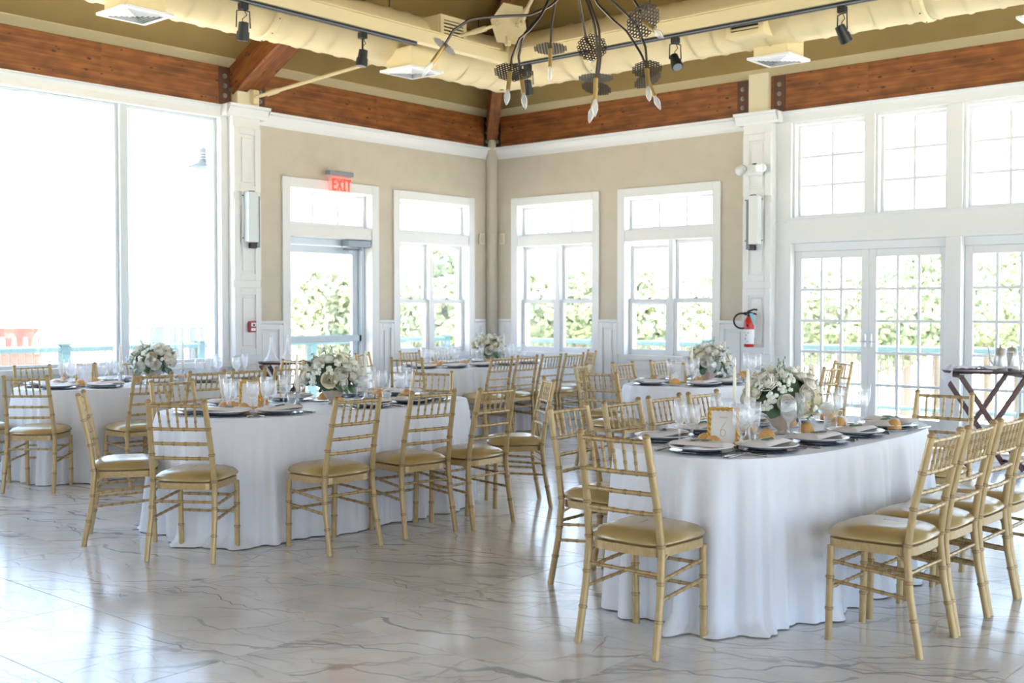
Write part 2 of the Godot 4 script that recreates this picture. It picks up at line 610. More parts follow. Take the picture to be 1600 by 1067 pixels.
func beam(called: String, parent: Node, p0: Vector3, p1: Vector3, wide: float, deep: float, mat: Material, bevel := 0.01) -> MeshInstance3D:
	# a squared timber from p0 to p1 (centre line), grain along it
	var b := MB.new()
	var l := (p1 - p0).length()
	b.box(Vector3(-l / 2, -deep / 2, -wide / 2), Vector3(l / 2, deep / 2, wide / 2), bevel)
	var o := obj(called, b, mat, parent, (p0 + p1) * 0.5)
	var d := (p1 - p0).normalized()
	var side := d.cross(Vector3.UP).normalized()
	o.basis = Basis(d, side.cross(d).normalized(), side)
	return o

func bolts(parent: Node, w: int, s: float, ys: Array, d: float) -> void:
	for y in ys:
		var b := MB.new()
		var n := W(w, 0, 0, 1)
		b.cyl(W(w, s, y, d), W(w, s, y, d) + n * 0.012, 0.027, 0.025, 14)
		b.cyl(W(w, s, y, d) + n * 0.012, W(w, s, y, d) + n * 0.03, 0.014, 0.014, 6)
		obj("bolt", b, M.bolt, parent)

func sash(parent: Node, w: int, s0: float, s1: float, y0: float, y1: float, d: float, rim: float, cols: int, rows: int, mat: Material, muntin := 0.02, low := -1.0, called := "sash") -> void:
	# a glazed frame: stiles, rails, glazing bars and one pane for each light
	if low < 0.0: low = rim
	var b := MB.new()
	wbox(b, w, s0, s0 + rim, y0, y1, d - 0.022, d + 0.022, 0.004)
	wbox(b, w, s1 - rim, s1, y0, y1, d - 0.022, d + 0.022, 0.004)
	wbox(b, w, s0 + rim, s1 - rim, y1 - rim, y1, d - 0.022, d + 0.022, 0.004)
	wbox(b, w, s0 + rim, s1 - rim, y0, y0 + low, d - 0.022, d + 0.022, 0.004)
	var fr := obj(called, b, mat, parent)
	var gs := (s1 - s0 - 2.0 * rim) / cols
	var gy := (y1 - y0 - rim - low) / rows
	for c in range(1, cols):
		var m := MB.new()
		var sc := s0 + rim + gs * c
		wbox(m, w, sc - muntin / 2, sc + muntin / 2, y0 + low, y1 - rim, d - 0.014, d + 0.014, 0.003)
		obj("glazing_bar", m, mat, fr)
	for r in range(1, rows):
		var m := MB.new()
		var yc := y0 + low + gy * r
		wbox(m, w, s0 + rim, s1 - rim, yc - muntin / 2, yc + muntin / 2, d - 0.013, d + 0.013, 0.003)
		obj("glazing_bar", m, mat, fr)
	for c in cols:
		for r in rows:
			var p := MB.new()
			var a := s0 + rim + gs * c
			var y := y0 + low + gy * r
			p.quad(W(w, a, y, d), W(w, a + gs, y, d), W(w, a + gs, y + gy, d), W(w, a, y + gy, d))
			obj("pane", p, M.pane, fr)

func casing(parent: Node, w: int, s0: float, s1: float, y0: float, y1: float, wide: float) -> void:
	var t := 0.022
	wpart("casing", parent, M.white, w, s0, s0 + wide, y0, y1, 0.0, t)
	wpart("casing", parent, M.white, w, s1 - wide, s1, y0, y1, 0.0, t)
	wpart("casing", parent, M.white, w, s0 + wide, s1 - wide, y1 - wide, y1, 0.0, t)
	var b := MB.new()   # reveals
	wbox(b, w, s0 + wide - 0.012, s0 + wide, y0, y1 - wide, -0.25, 0.004)
	wbox(b, w, s1 - wide, s1 - wide + 0.012, y0, y1 - wide, -0.25, 0.004)
	wbox(b, w, s0 + wide, s1 - wide, y1 - wide, y1 - wide + 0.012, -0.25, 0.004)
	obj("jamb_lining", b, M.white, parent)

func double_window(called: String, w: int, s0: float, s1: float, open_gap: float, label: String) -> void:
	var o := struct(called, label, "window")
	casing(o, w, s0, s1, 0.86, 2.925, 0.11)
	var a := s0 + 0.11
	var b := s1 - 0.11
	wpart("sill", o, M.white, w, a, b, 0.80, 0.86, -0.25, 0.03)
	wpart("transom_bar", o, M.white, w, a, b, 2.27, 2.41, -0.2, 0.015)
	sash(o, w, a, b, 2.41, 2.80, -0.13, 0.035, 3, 1, M.white, 0.03)
	var m := (a + b) * 0.5
	wpart("mullion", o, M.white, w, m - 0.035, m + 0.035, 0.86, 2.27, -0.2, -0.06)
	for q in [[a, m - 0.035, 0.0], [m + 0.035, b, 1.0]]:
		var drop: float = open_gap if q[2] == (1.0 if w == 0 else 0.0) else 0.0
		sash(o, w, q[0], q[1], 1.52 - drop, 2.27 - drop, -0.16, 0.045, 1, 1, M.white)
		sash(o, w, q[0], q[1], 0.86, 1.555, -0.11, 0.05, 1, 1, M.white, 0.02, 0.07)
		var k := MB.new()
		var c: float = (q[0] + q[1]) * 0.5
		wbox(k, w, c - 0.025, c + 0.025, 1.555, 1.572, -0.12, -0.095, 0.004)
		wbox(k, w, c - 0.006, c + 0.03, 1.572, 1.582, -0.112, -0.1, 0.002)
		obj("sash_lock", k, M.bolt, o)

func build_walls() -> void:
	for w in 2:
		var side: String = ["left", "right"][w]
		var wl := struct("wall_" + side, ["cream plaster wall with white wainscot on the exit door side", "cream plaster wall with white wainscot on the fire extinguisher side"][w], "wall")
		# plaster between and above the openings
		var cols: Array = [[0.0, 0.456], [1.754, 2.201], [3.474, 3.97]] if w == 0 else [[0.0, 0.466], [1.749, 2.226], [3.504, 3.97]]
		for c in cols:
			wpart("plaster", wl, M.beige, w, c[0], c[1], 1.295, 3.56, -0.25, 0.0, 0.0)
			wpart("wainscot", wl, M.white, w, c[0], c[1], 0.0, 1.295, -0.25, 0.004, 0.0)
		for k in 2:
			wpart("plaster", wl, M.beige, w, cols[k][1], cols[k + 1][0], 2.84, 3.56, -0.25, 0.0, 0.0)
			if not (w == 0 and k == 1):
				wpart("wainscot", wl, M.white, w, cols[k][1], cols[k + 1][0], 0.0, 0.80, -0.25, 0.004, 0.0)
				raised_panel(wl, w, cols[k][1] - 0.02, cols[k + 1][0] + 0.02, 0.12, 0.78, 0.004, 0.10)
		var edges: Array = [[0.17, 0.36], [1.85, 2.10], [3.575, 3.95]] if w == 0 else [[0.17, 0.37], [1.845, 2.13], [3.60, 3.95]]
		for e in edges:
			raised_panel(wl, w, e[0], e[1], 0.12, 1.25, 0.004, 0.055)
			wpart("chair_rail", wl, M.white, w, e[0] - 0.01, e[1] + 0.01, 1.262, 1.297, 0.0, 0.03, 0.006)
		var bb := struct("baseboard_" + side)
		wpart("board", bb, M.white, w, 0.1, 2.10 if w == 0 else 3.95, 0.0, 0.12, 0.0, 0.03)
		if w == 0: wpart("board", bb, M.white, w, 3.575, 3.95, 0.0, 0.12, 0.0, 0.03)
		crown(wl, w, 0.05, 3.86, BEAM_LOW, 0.0, 0.12, 0.085)
		wpart("frieze", wl, M.white, w, 0.05, 3.95, 3.47, 3.51, 0.0, 0.012)
		# pilaster with its capital and post
		var pi := struct("trim_%d" % (w + 1), ["white panelled pilaster between the big window and the exit door", "white panelled pilaster carrying the fire extinguisher"][w], "pilaster")
		wpart("shaft", pi, M.white, w, 3.95, 4.31, 0.0, 3.51, -0.25, 0.115)
		for y in [[0.16, 0.82], [0.92, 1.66], [1.74, 2.62], [2.70, 3.40]]:
			raised_panel(pi, w, 3.955, 4.305, y[0], y[1], 0.115, 0.075)
		wpart("plinth", pi, M.white, w, 3.93, 4.33, 0.0, 0.16, 0.1, 0.15)
		crown(pi, w, 3.86, 4.39, BEAM_LOW + 0.012, 0.115, 0.13, 0.085, "capital")
		wpart("capital_block", pi, M.white, w, 3.86, 4.39, 3.51, BEAM_LOW + 0.01, -0.2, 0.125)
		wpart("post", pi, M.cream_pale, w, 3.98 if w == 0 else 4.0, 4.27 if w == 0 else 4.25, BEAM_LOW, 3.83 if w == 0 else 4.13, -0.2, 0.15 if w == 0 else 0.10, 0.008)
		# plate beam
		var be := struct("trim_%d" % (w + 5), ["long knotty timber beam above the big window and exit door", "long knotty timber beam above the glazed doors"][w], "beam")
		var o := beam("timber", be, W(w, 0.0, (BEAM_LOW + BEAM_TOP) / 2, -0.08), W(w, LX if w == 0 else LZ, (BEAM_LOW + BEAM_TOP) / 2, -0.08), 0.24, BEAM_TOP - BEAM_LOW, M.wood)
		o.name = "timber"
		for s in [3.9, 4.36]:
			wpart("steel_plate", be, M.strap, w, s - 0.07, s + 0.07, BEAM_LOW + 0.01, BEAM_TOP - 0.01, 0.04, 0.047, 0.001)
			bolts(be, w, s, [BEAM_LOW + 0.1, BEAM_LOW + 0.205, BEAM_LOW + 0.31], 0.047)
		wpart("steel_plate", be, M.black, w, 0.02, 0.2, BEAM_LOW + 0.01, BEAM_TOP - 0.01, 0.04, 0.047, 0.001)
		bolts(be, w, 0.15, [BEAM_LOW + 0.08, BEAM_LOW + 0.2, BEAM_LOW + 0.32], 0.047)
	# round column in the corner
	var cc := MB.new()
	cc.lathe([Vector2(0.0, 0.0), Vector2(0.08, 0.0), Vector2(0.08, 3.5), Vector2(0.068, 3.53), Vector2(0.068, 3.8), Vector2(0.0, 3.8)], 24, Vector3(-0.055, 0, 0.055))
	var col := obj("trim_3", cc, M.beige)
	col.set_meta("kind", "structure")
	tag(col, "round cream column filling the corner of the room", "column")

	double_window("window_1", 0, 0.36, 1.85, 0.0, "white double sash window with transom right of the exit door")
	double_window("window_2", 1, 0.37, 1.845, 0.0, "white double sash window with transom next to the corner column")
	double_window("window_3", 1, 2.13, 3.60, 0.045, "white double sash window beside the fire extinguisher pilaster")
	exit_door()
	big_window()
	french_doors()
	back_walls()

func exit_door() -> void:
	var o := struct("door_1", "glazed exit door with white push bar, closer and transom", "door")
	casing(o, 0, 2.10, 3.575, 0.0, 2.94, 0.115)
	wpart("transom_bar", o, M.white, 0, 2.215, 3.46, 2.27, 2.41, -0.2, 0.012)
	sash(o, 0, 2.215, 3.46, 2.41, 2.815, -0.13, 0.04, 3, 1, M.white, 0.032, -1.0, "transom")
	wpart("frame_head", o, M.door_metal, 0, 2.215, 3.46, 2.19, 2.27, -0.25, -0.12)
	wpart("frame_jamb", o, M.door_metal, 0, 2.215, 2.27, 0.0, 2.19, -0.25, -0.12)
	wpart("frame_jamb", o, M.door_metal, 0, 3.43, 3.46, 0.0, 2.19, -0.25, -0.12)
	sash(o, 0, 2.275, 3.425, 0.01, 2.185, -0.20, 0.09, 1, 1, M.door_metal, 0.02, 0.25, "door_leaf")
	var pb := MB.new()
	wbox(pb, 0, 2.32, 3.38, 1.03, 1.115, -0.135, -0.09, 0.012)
	wbox(pb, 0, 2.34, 2.40, 1.035, 1.11, -0.18, -0.13)
	wbox(pb, 0, 3.31, 3.37, 1.035, 1.11, -0.18, -0.13)
	obj("push_bar", pb, M.door_metal, o)
	wpart("push_bar_end", o, M.black, 0, 2.295, 2.32, 1.035, 1.11, -0.16, -0.09)
	var cl := MB.new()
	wbox(cl, 0, 2.225, 2.60, 2.175, 2.265, -0.12, 0.012, 0.01)
	obj("door_closer", cl, M.closer, o)
	var ar := MB.new()
	ar.cyl(W(0, 2.35, 2.175, -0.03), W(0, 2.35, 2.14, -0.03), 0.02, 0.02, 10)
	ar.tube([W(0, 2.35, 2.15, -0.03), W(0, 2.66, 2.145, 0.0), W(0, 2.45, 2.14, -0.16)], 0.011, 8)
	obj("closer_arm", ar, M.closer, o)
	var th := MB.new()
	wbox(th, 0, 2.215, 3.46, 0.0, 0.012, -0.25, 0.0)
	obj("threshold", th, M.closer, o)

func big_window() -> void:
	var o := struct("window_4", "very wide plain window with slim white frame over the water side", "window")
	var ms := [4.40, 5.52, 7.72, 9.92, 12.12, 14.32]
	wpart("head", o, M.white, 0, 4.31, LX, 3.49, BEAM_LOW, -0.22, 0.015)
	crown(o, 0, 4.39, LX, BEAM_LOW, 0.0, 0.06, 0.06, "head_moulding")
	wpart("sill", o, M.white, 0, 4.31, LX, 0.80, 0.86, -0.25, 0.06)
	wpart("knee_wall", o, M.white, 0, 4.31, LX, 0.0, 0.80, -0.25, 0.0, 0.0)
	wpart("jamb", o, M.white, 0, 4.31, 4.40, 0.86, 3.49, -0.25, 0.03)
	for k in range(1, ms.size()):
		wpart("mullion", o, M.white_metal, 0, ms[k] - 0.04, ms[k] + 0.04, 0.86, 3.49, -0.16, -0.02)
	for k in ms.size():
		var a: float = ms[k] + (0.0 if k == 0 else 0.04)
		var b: float = (ms[k + 1] - 0.04) if k + 1 < ms.size() else LX
		var f := MB.new()
		wbox(f, 0, a, a + 0.035, 0.86, 3.49, -0.12, -0.06, 0.004)
		wbox(f, 0, b - 0.035, b, 0.86, 3.49, -0.12, -0.06, 0.004)
		wbox(f, 0, a + 0.035, b - 0.035, 3.455, 3.49, -0.12, -0.06, 0.004)
		wbox(f, 0, a + 0.035, b - 0.035, 0.86, 0.895, -0.12, -0.06, 0.004)
		var fr := obj("sash", f, M.white_metal, o)
		var p := MB.new()
		p.quad(W(0, a, 0.88, -0.09), W(0, b, 0.88, -0.09), W(0, b, 3.47, -0.09), W(0, a, 3.47, -0.09))
		obj("pane", p, M.pane, fr)

func french_doors() -> void:
	var tr := struct("trim_4", "white panelled framework round the glazed doors and upper windows", "trim")
	var w := 1
	wpart("head", tr, M.white, w, 4.31, LZ, 3.50, BEAM_LOW, -0.22, 0.02)
	crown(tr, w, 4.39, LZ, BEAM_LOW, 0.02, 0.05, 0.05, "head_moulding")
	wpart("door_head", tr, M.white, w, 4.31, LZ, 2.16, 2.44, -0.22, 0.02)
	wpart("ledge", tr, M.white, w, 4.40, LZ, 2.42, 2.445, -0.1, 0.035)
	wpart("side_post", tr, M.white, w, 4.31, 4.495, 2.44, 3.50, -0.22, 0.02)
	wpart("side_post", tr, M.white, w, 4.31, 4.495, 0.0, 2.16, -0.22, 0.02)
	wpart("post_cap", tr, M.white, w, 4.31, 4.44, 2.38, 2.40, 0.0, 0.04)
	var unit := 1.87
	var dn := 2
	var wn := 5
	for k in 5:
		var s := 4.495 + unit * k
		if s + 1.75 > LZ: break
		var m := s + 0.855
		wpart("upper_mullion", tr, M.white, w, m, m + 0.1, 2.44, 3.50, -0.22, 0.01)
		wpart("upper_post", tr, M.white, w, s + 1.72, s + unit, 2.44, 3.50, -0.22, 0.015)
		wpart("door_post", tr, M.white, w, s + 1.715, s + unit, 0.0, 2.16, -0.22, 0.03)
		wpart("door_stop", tr, M.white, w, s, s + 1.715, 2.07, 2.16, -0.18, -0.06)
		for q in [[s, m], [m + 0.1, s + 1.72]]:
			var win := struct("window_%d" % wn, "upper window with six lights, number %d along the glazed door wall" % (wn - 4), "window")
			wn += 1
			wpart("stop", win, M.white, w, q[0], q[0] + 0.03, 2.44, 3.50, -0.2, -0.02)
			wpart("stop", win, M.white, w, q[1] - 0.03, q[1], 2.44, 3.50, -0.2, -0.02)
			wpart("stop", win, M.white, w, q[0] + 0.03, q[1] - 0.03, 3.47, 3.50, -0.2, -0.02)
			sash(win, w, q[0] + 0.03, q[1] - 0.03, 2.445, 3.47, -0.12, 0.032, 2, 3, M.white, 0.028)
		for q in [[s + 0.004, s + 0.862], [s + 0.868, s + 1.712]]:
			var d := struct("door_%d" % dn, "white glazed door leaf of fifteen lights, number %d along the wall" % (dn - 1), "door")
			dn += 1
			sash(d, w, q[0], q[1], 0.01, 2.068, -0.10, 0.082, 3, 5, M.white, 0.03, 0.26, "leaf")
			var h := MB.new()
			var hs: float = q[1] - 0.03 if dn % 2 == 1 else q[0] + 0.03
			wbox(h, w, hs - 0.011, hs + 0.011, 1.02, 1.16, -0.078, -0.07, 0.002)
			h.tube([W(w, hs, 1.08, -0.07), W(w, hs, 1.08, -0.03), W(w, hs + 0.07 * (-1.0 if dn % 2 == 1 else 1.0), 1.08, -0.03)], 0.006, 8)
			obj("handle", h, M.silver, d)

func back_walls() -> void:
	# the two walls behind the photographer, unseen, window openings sized for the fill light
	for w in 2:
		var o := struct(["wall_back", "wall_front"][w], ["cream rear wall with tall plain windows behind the room", "cream entrance wall with tall plain windows"][w], "wall")
		var lo := MB.new()
		var glassy := MB.new()
		var n := 5
		var length := LZ if w == 0 else LX
		var place := func(a0: float, a1: float, y0: float, y1: float, into: MB, thick := true) -> void:
			if w == 0: into.box(Vector3(-LX - (0.25 if thick else 0.12), y0, a0), Vector3(-LX - (0.0 if thick else 0.115), y1, a1))
			else: into.box(Vector3(-a0, y0, LZ + (0.25 if thick else 0.12)), Vector3(-a1, y1, LZ + (0.0 if thick else 0.115)))
		var sill := 0.8 if w == 0 else 0.2
		place.call(0.0, length, 0.0, sill, lo)
		place.call(0.0, length, 3.4, 4.1, lo)
		var pier := 1.1 if w == 0 else 0.25
		for k in n + 1:
			var c := length * k / n
			place.call(maxf(0.0, c - pier), minf(length, c + pier), sill, 3.4, lo)
		for k in n:
			place.call(length * k / n + pier, length * (k + 1) / n - pier, sill, 3.4, glassy, false)
		obj("plaster", lo, M.beige, o)
		obj("glazing", glassy, M.pane, o)

# ---------------------------------------------------------------- ceiling
func roof_point(side: int, a: float, inset: float) -> Vector3:
	# side 0..3 round the plan; a runs 0..1 between the hips at this inset
	var x0 := -LX + inset
	var x1 := -inset
	var z0 := inset
	var z1 := LZ - inset
	var y := BEAM_TOP + SLOPE * inset
	match side:
		0: return Vector3(lerpf(x0, x1, a), y, z0)
		1: return Vector3(x1, y, lerpf(z0, z1, a))
		2: return Vector3(lerpf(x1, x0, a), y, z1)
	return Vector3(x0, y, lerpf(z1, z0, a))

func roof_band(called: String, parent: Node, mat: Material, side: int, i0: float, i1: float, thick: float, drop := 0.0) -> void:
	var b := MB.new()
	var dn := Vector3(0, -drop, 0)
	var up := Vector3(0, thick, 0)
	var p := [roof_point(side, 0, i0) + dn, roof_point(side, 1, i0) + dn, roof_point(side, 1, i1) + dn, roof_point(side, 0, i1) + dn]
	b.hexa([p[0], p[1], p[2], p[3], p[0] + up, p[1] + up, p[2] + up, p[3] + up])
	obj(called, b, mat, parent)

func build_ceiling() -> void:
	var c := struct("ceiling", "sloping cream ceiling with shade put into its colour, rising to dark timber boarding", "ceiling")
	for side in 4:
		roof_band("edge_board", c, M.strip, side, -0.6, 0.15, 0.12, 0.012)  # outer part is an unseen overhang, widened to keep the sun out
		roof_band("shade_toned_slope", c, M.ceiling, side, 0.13, 3.3, 0.16)
		roof_band("boarding", c, M.dark_wood, side, 3.3, minf(LX, LZ) / 2 - 0.02, 0.16, 0.0)
	var rc := MB.new()
	rc.box(Vector3(-LX / 2 - 0.6, BEAM_TOP + SLOPE * 7.1, LZ / 2 - 0.3), Vector3(-LX / 2 + 0.6, BEAM_TOP + SLOPE * 7.1 + 0.3, LZ / 2 + 0.3))
	obj("added_ridge_cap", rc, M.dark_wood, c)  # unseen box added to stop sun leaking through the apex gap
	# dark purlins under the upper boarding
	var pur := [[3.5, 0], [4.5, 0], [3.5, 1], [4.5, 1]]
	for q in pur:
		var a := roof_point(q[1], 0.0, q[0]) - Vector3(0, 0.09, 0)
		var b := roof_point(q[1], 1.0, q[0]) - Vector3(0, 0.09, 0)
		beam("roof_purlin", c, a, b, 0.14, 0.18, M.dark_wood)
	# hip rafter out of the corner and the doubled rafter on the left pilaster
	var h0 := Vector3(-0.02, BEAM_TOP - 0.17, 0.02)
	var h1 := Vector3(-6.6, BEAM_TOP - 0.17 + 6.6 * SLOPE, 6.6)
	beam("hip_rafter", c, h0, h1, 0.15, 0.34, M.wood)
	var ra := Node3D.new()
	ra.name = "doubled_rafter"
	c.add_child(ra, true)
	for q in [[-4.04, 0.0], [-4.21, 0.04]]:
		beam("timber", ra, Vector3(q[0], BEAM_TOP - 0.115 - q[1], 0.0), Vector3(q[0], BEAM_TOP - 0.115 - q[1] + 3.2 * SLOPE, 3.2), 0.155, 0.32, M.wood)
	bolts(ra, 0, 4.29, [BEAM_LOW + 0.17], 0.06)
	# flat access frames on the slope beside the corner
	for w in 2:
		var fr := MB.new()
		var s0: float = [1.35, 1.0][w]
		var s1: float = [2.3, 2.1][w]
		for e in [[s0, s1, 0.62, 0.67], [s0, s1, 1.25, 1.3], [s0, s0 + 0.05, 0.62, 1.3], [s1 - 0.05, s1, 0.62, 1.3]]:
			var ps := []
			for lift in [-0.05, 0.01]:
				for cn in [[0, 2], [1, 2], [1, 3], [0, 3]]:
					ps.append(W(w, e[cn[0]], BEAM_TOP + SLOPE * e[cn[1]] + lift, e[cn[1]]))
			if w == 0: ps = [ps[3], ps[2], ps[1], ps[0], ps[7], ps[6], ps[5], ps[4]]
			fr.hexa(ps)
		obj("hatch_frame", fr, M.cream_pale, c)

# ---------------------------------------------------------------- ducts, steel ring, track lights
func duct_run(called: String, parent: Node, w: int, s0: float, s1: float, inset: float, y: float, r: float, mitre: bool) -> void:
	var b := MB.new()
	var seg := 28
	var ps := []
	var rs := []
	var s := s0
	while s < s1:
		ps.append(s); rs.append(r)
		if s + 0.012 < s1:
			ps.append(s + 0.008); rs.append(r + 0.011)
			ps.append(s + 0.022); rs.append(r + 0.011)
			ps.append(s + 0.03); rs.append(r)
		s += 0.27
	ps.append(s1); rs.append(r)
	var last := -1
	for k in ps.size():
		var a := b.v.size()
		for q in seg + 1:
			var g := TAU * q / seg
			var du: float = cos(g) * rs[k]
			var dy: float = sin(g) * rs[k]
			var sp: float = ps[k]
			if mitre and k == 0: sp = inset + du
			var p := W(w, sp, y + dy, inset + du)
			var nn := W(w, 0, sin(g), cos(g)).normalized()
			b.vert(p, nn)
		if last >= 0:
			for q in seg:
				if w == 0:
					b.face(last + q, last + q + 1, a + q + 1); b.face(last + q, a + q + 1, a + q)
				else:
					b.face(last + q, a + q + 1, last + q + 1); b.face(last + q, a + q, a + q + 1)
		last = a
	obj(called, b, M.cream, parent)

func flange(parent: Node, w: int, s: float, inset: float, y: float, r: float) -> void:
	var b := MB.new()
	b.cyl(W(w, s - 0.03, y, inset), W(w, s + 0.03, y, inset), r + 0.02, r + 0.02, 28)
	b.cyl(W(w, s - 0.05, y, inset), W(w, s - 0.03, y, inset), r + 0.004, r + 0.02, 28, false)
	b.cyl(W(w, s + 0.03, y, inset), W(w, s + 0.05, y, inset), r + 0.02, r + 0.004, 28, false)
	var fl := obj("flange", b, M.cream, parent)
	for k in 12:
		var g := TAU * k / 12.0
		var d := W(w, 0, sin(g), cos(g))
		var o := MB.new()
		var c := W(w, s, y, inset) + d * (r + 0.02)
		o.cyl(c, c + d * 0.006, 0.007, 0.006, 6)
		obj("screw", o, M.steel, fl)

func diffuser(parent: Node, at: Vector3, size: float, drop: float) -> void:
	var o := Node3D.new()
	o.name = numbered("ceiling_diffuser", parent)
	parent.add_child(o, true)
	o.position = at
	var h := size / 2
	var b := MB.new()
	b.box(Vector3(-h + 0.05, 0.0, -h + 0.05), Vector3(h - 0.05, drop, h - 0.05), 0.006)
	obj("neck_box", b, M.cream, o)
	var f := MB.new()
	for e in [[-h, h, -h, -h + 0.045], [-h, h, h - 0.045, h], [-h, -h + 0.045, -h + 0.045, h - 0.045], [h - 0.045, h, -h + 0.045, h - 0.045]]:
		f.box(Vector3(e[0], -0.015, e[2]), Vector3(e[1], 0.01, e[3]), 0.004)
	obj("rim", f, M.white, o)
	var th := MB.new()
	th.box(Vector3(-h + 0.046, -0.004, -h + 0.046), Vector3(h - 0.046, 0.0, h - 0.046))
	obj("throat_shade_plate", th, M.black, o)  # black plate stands in for the shade behind the vanes
	for k in 6:   # nested sloping vanes
		var q := h - 0.05 - k * 0.033
		var p := q - 0.014
		var v := MB.new()
		for e in 4:
			var x := Transform3D(Basis(Vector3.UP, e * PI / 2), Vector3.ZERO)
			v.quad(x * Vector3(-q, -0.006, q), x * Vector3(-p, -0.024, p), x * Vector3(p, -0.024, p), x * Vector3(q, -0.006, q))
		obj("vane", v, M.white, o)

func register_box(parent: Node, w: int, s: float, wide: float, y: float, high: float, d0: float, d1: float) -> void:
	var o := Node3D.new()
	o.name = numbered("air_register", parent)
	parent.add_child(o, true)
	wpart("register_body", o, M.cream, w, s - wide / 2 - 0.05, s + wide / 2 + 0.05, y - high / 2 - 0.05, y + high / 2 + 0.05, d0, d1 - 0.02, 0.006)
	var b := MB.new()
	wbox(b, w, s - wide / 2 - 0.05, s - wide / 2, y - high / 2 - 0.05, y + high / 2 + 0.05, d1 - 0.02, d1 + 0.01)
	wbox(b, w, s + wide / 2, s + wide / 2 + 0.05, y - high / 2 - 0.05, y + high / 2 + 0.05, d1 - 0.02, d1 + 0.01)
	wbox(b, w, s - wide / 2, s + wide / 2, y + high / 2, y + high / 2 + 0.05, d1 - 0.02, d1 + 0.01)
	wbox(b, w, s - wide / 2, s + wide / 2, y - high / 2 - 0.05, y - high / 2, d1 - 0.02, d1 + 0.01)
	obj("register_rim", b, M.cream, o)
	wpart("register_shade_plate", o, M.black, w, s - wide / 2, s + wide / 2, y - high / 2, y + high / 2, d1 - 0.022, d1 - 0.016, 0.0)  # black sheet painted in place of shade behind the louvres
	var n := int(high / 0.035)
	for k in n:
		var yy := y - high / 2 + (k + 0.5) * high / n
		wpart("louvre", o, M.cream, w, s - wide / 2, s + wide / 2, yy - 0.009, yy + 0.009, d1 - 0.016, d1 + 0.004, 0.0)

func track_head(parent_label: String, p: Vector3, aim: Vector3) -> void:
	var o := thing("track_spotlight", parent_label, "spotlight", p, 0.0, "black track spotlights")
	var b := MB.new()
	b.box(Vector3(-0.035, -0.06, -0.035), Vector3(0.035, 0.0, 0.035), 0.006)
	obj("adapter", b, M.black, o)
	var y := MB.new()
	var ax := aim.cross(Vector3.UP).normalized()
	y.tube([Vector3(0, -0.06, 0), Vector3(0, -0.07, 0) + ax * 0.055, Vector3(0, -0.21, 0) + ax * 0.06], 0.006, 6)
	y.tube([Vector3(0, -0.06, 0), Vector3(0, -0.07, 0) - ax * 0.055, Vector3(0, -0.21, 0) - ax * 0.06], 0.006, 6)
	obj("yoke", y, M.black, o)
	var w := MB.new()
	w.tube([Vector3(0.01, -0.06, 0), Vector3(0.03, -0.1, 0.01), Vector3(-0.01, -0.14, 0.0), Vector3(0.0, -0.18, 0)], 0.004, 6)
	obj("cable", w, M.black, o)
	var h := MB.new()
	var c := Vector3(0, -0.22, 0)
	var d := aim.normalized()
	h.tube([c - d * 0.06, c - d * 0.055, c + d * 0.02, c + d * 0.025, c + d * 0.09, c + d * 0.095], [0.02, 0.042, 0.046, 0.054, 0.056, 0.05], 16)
	obj("lamp_housing", h, M.black, o)
	var l := MB.new()
	l.cyl(c + d * 0.096, c + d * 0.1, 0.044, 0.044, 16)
	obj("lens", l, M.grille, o)

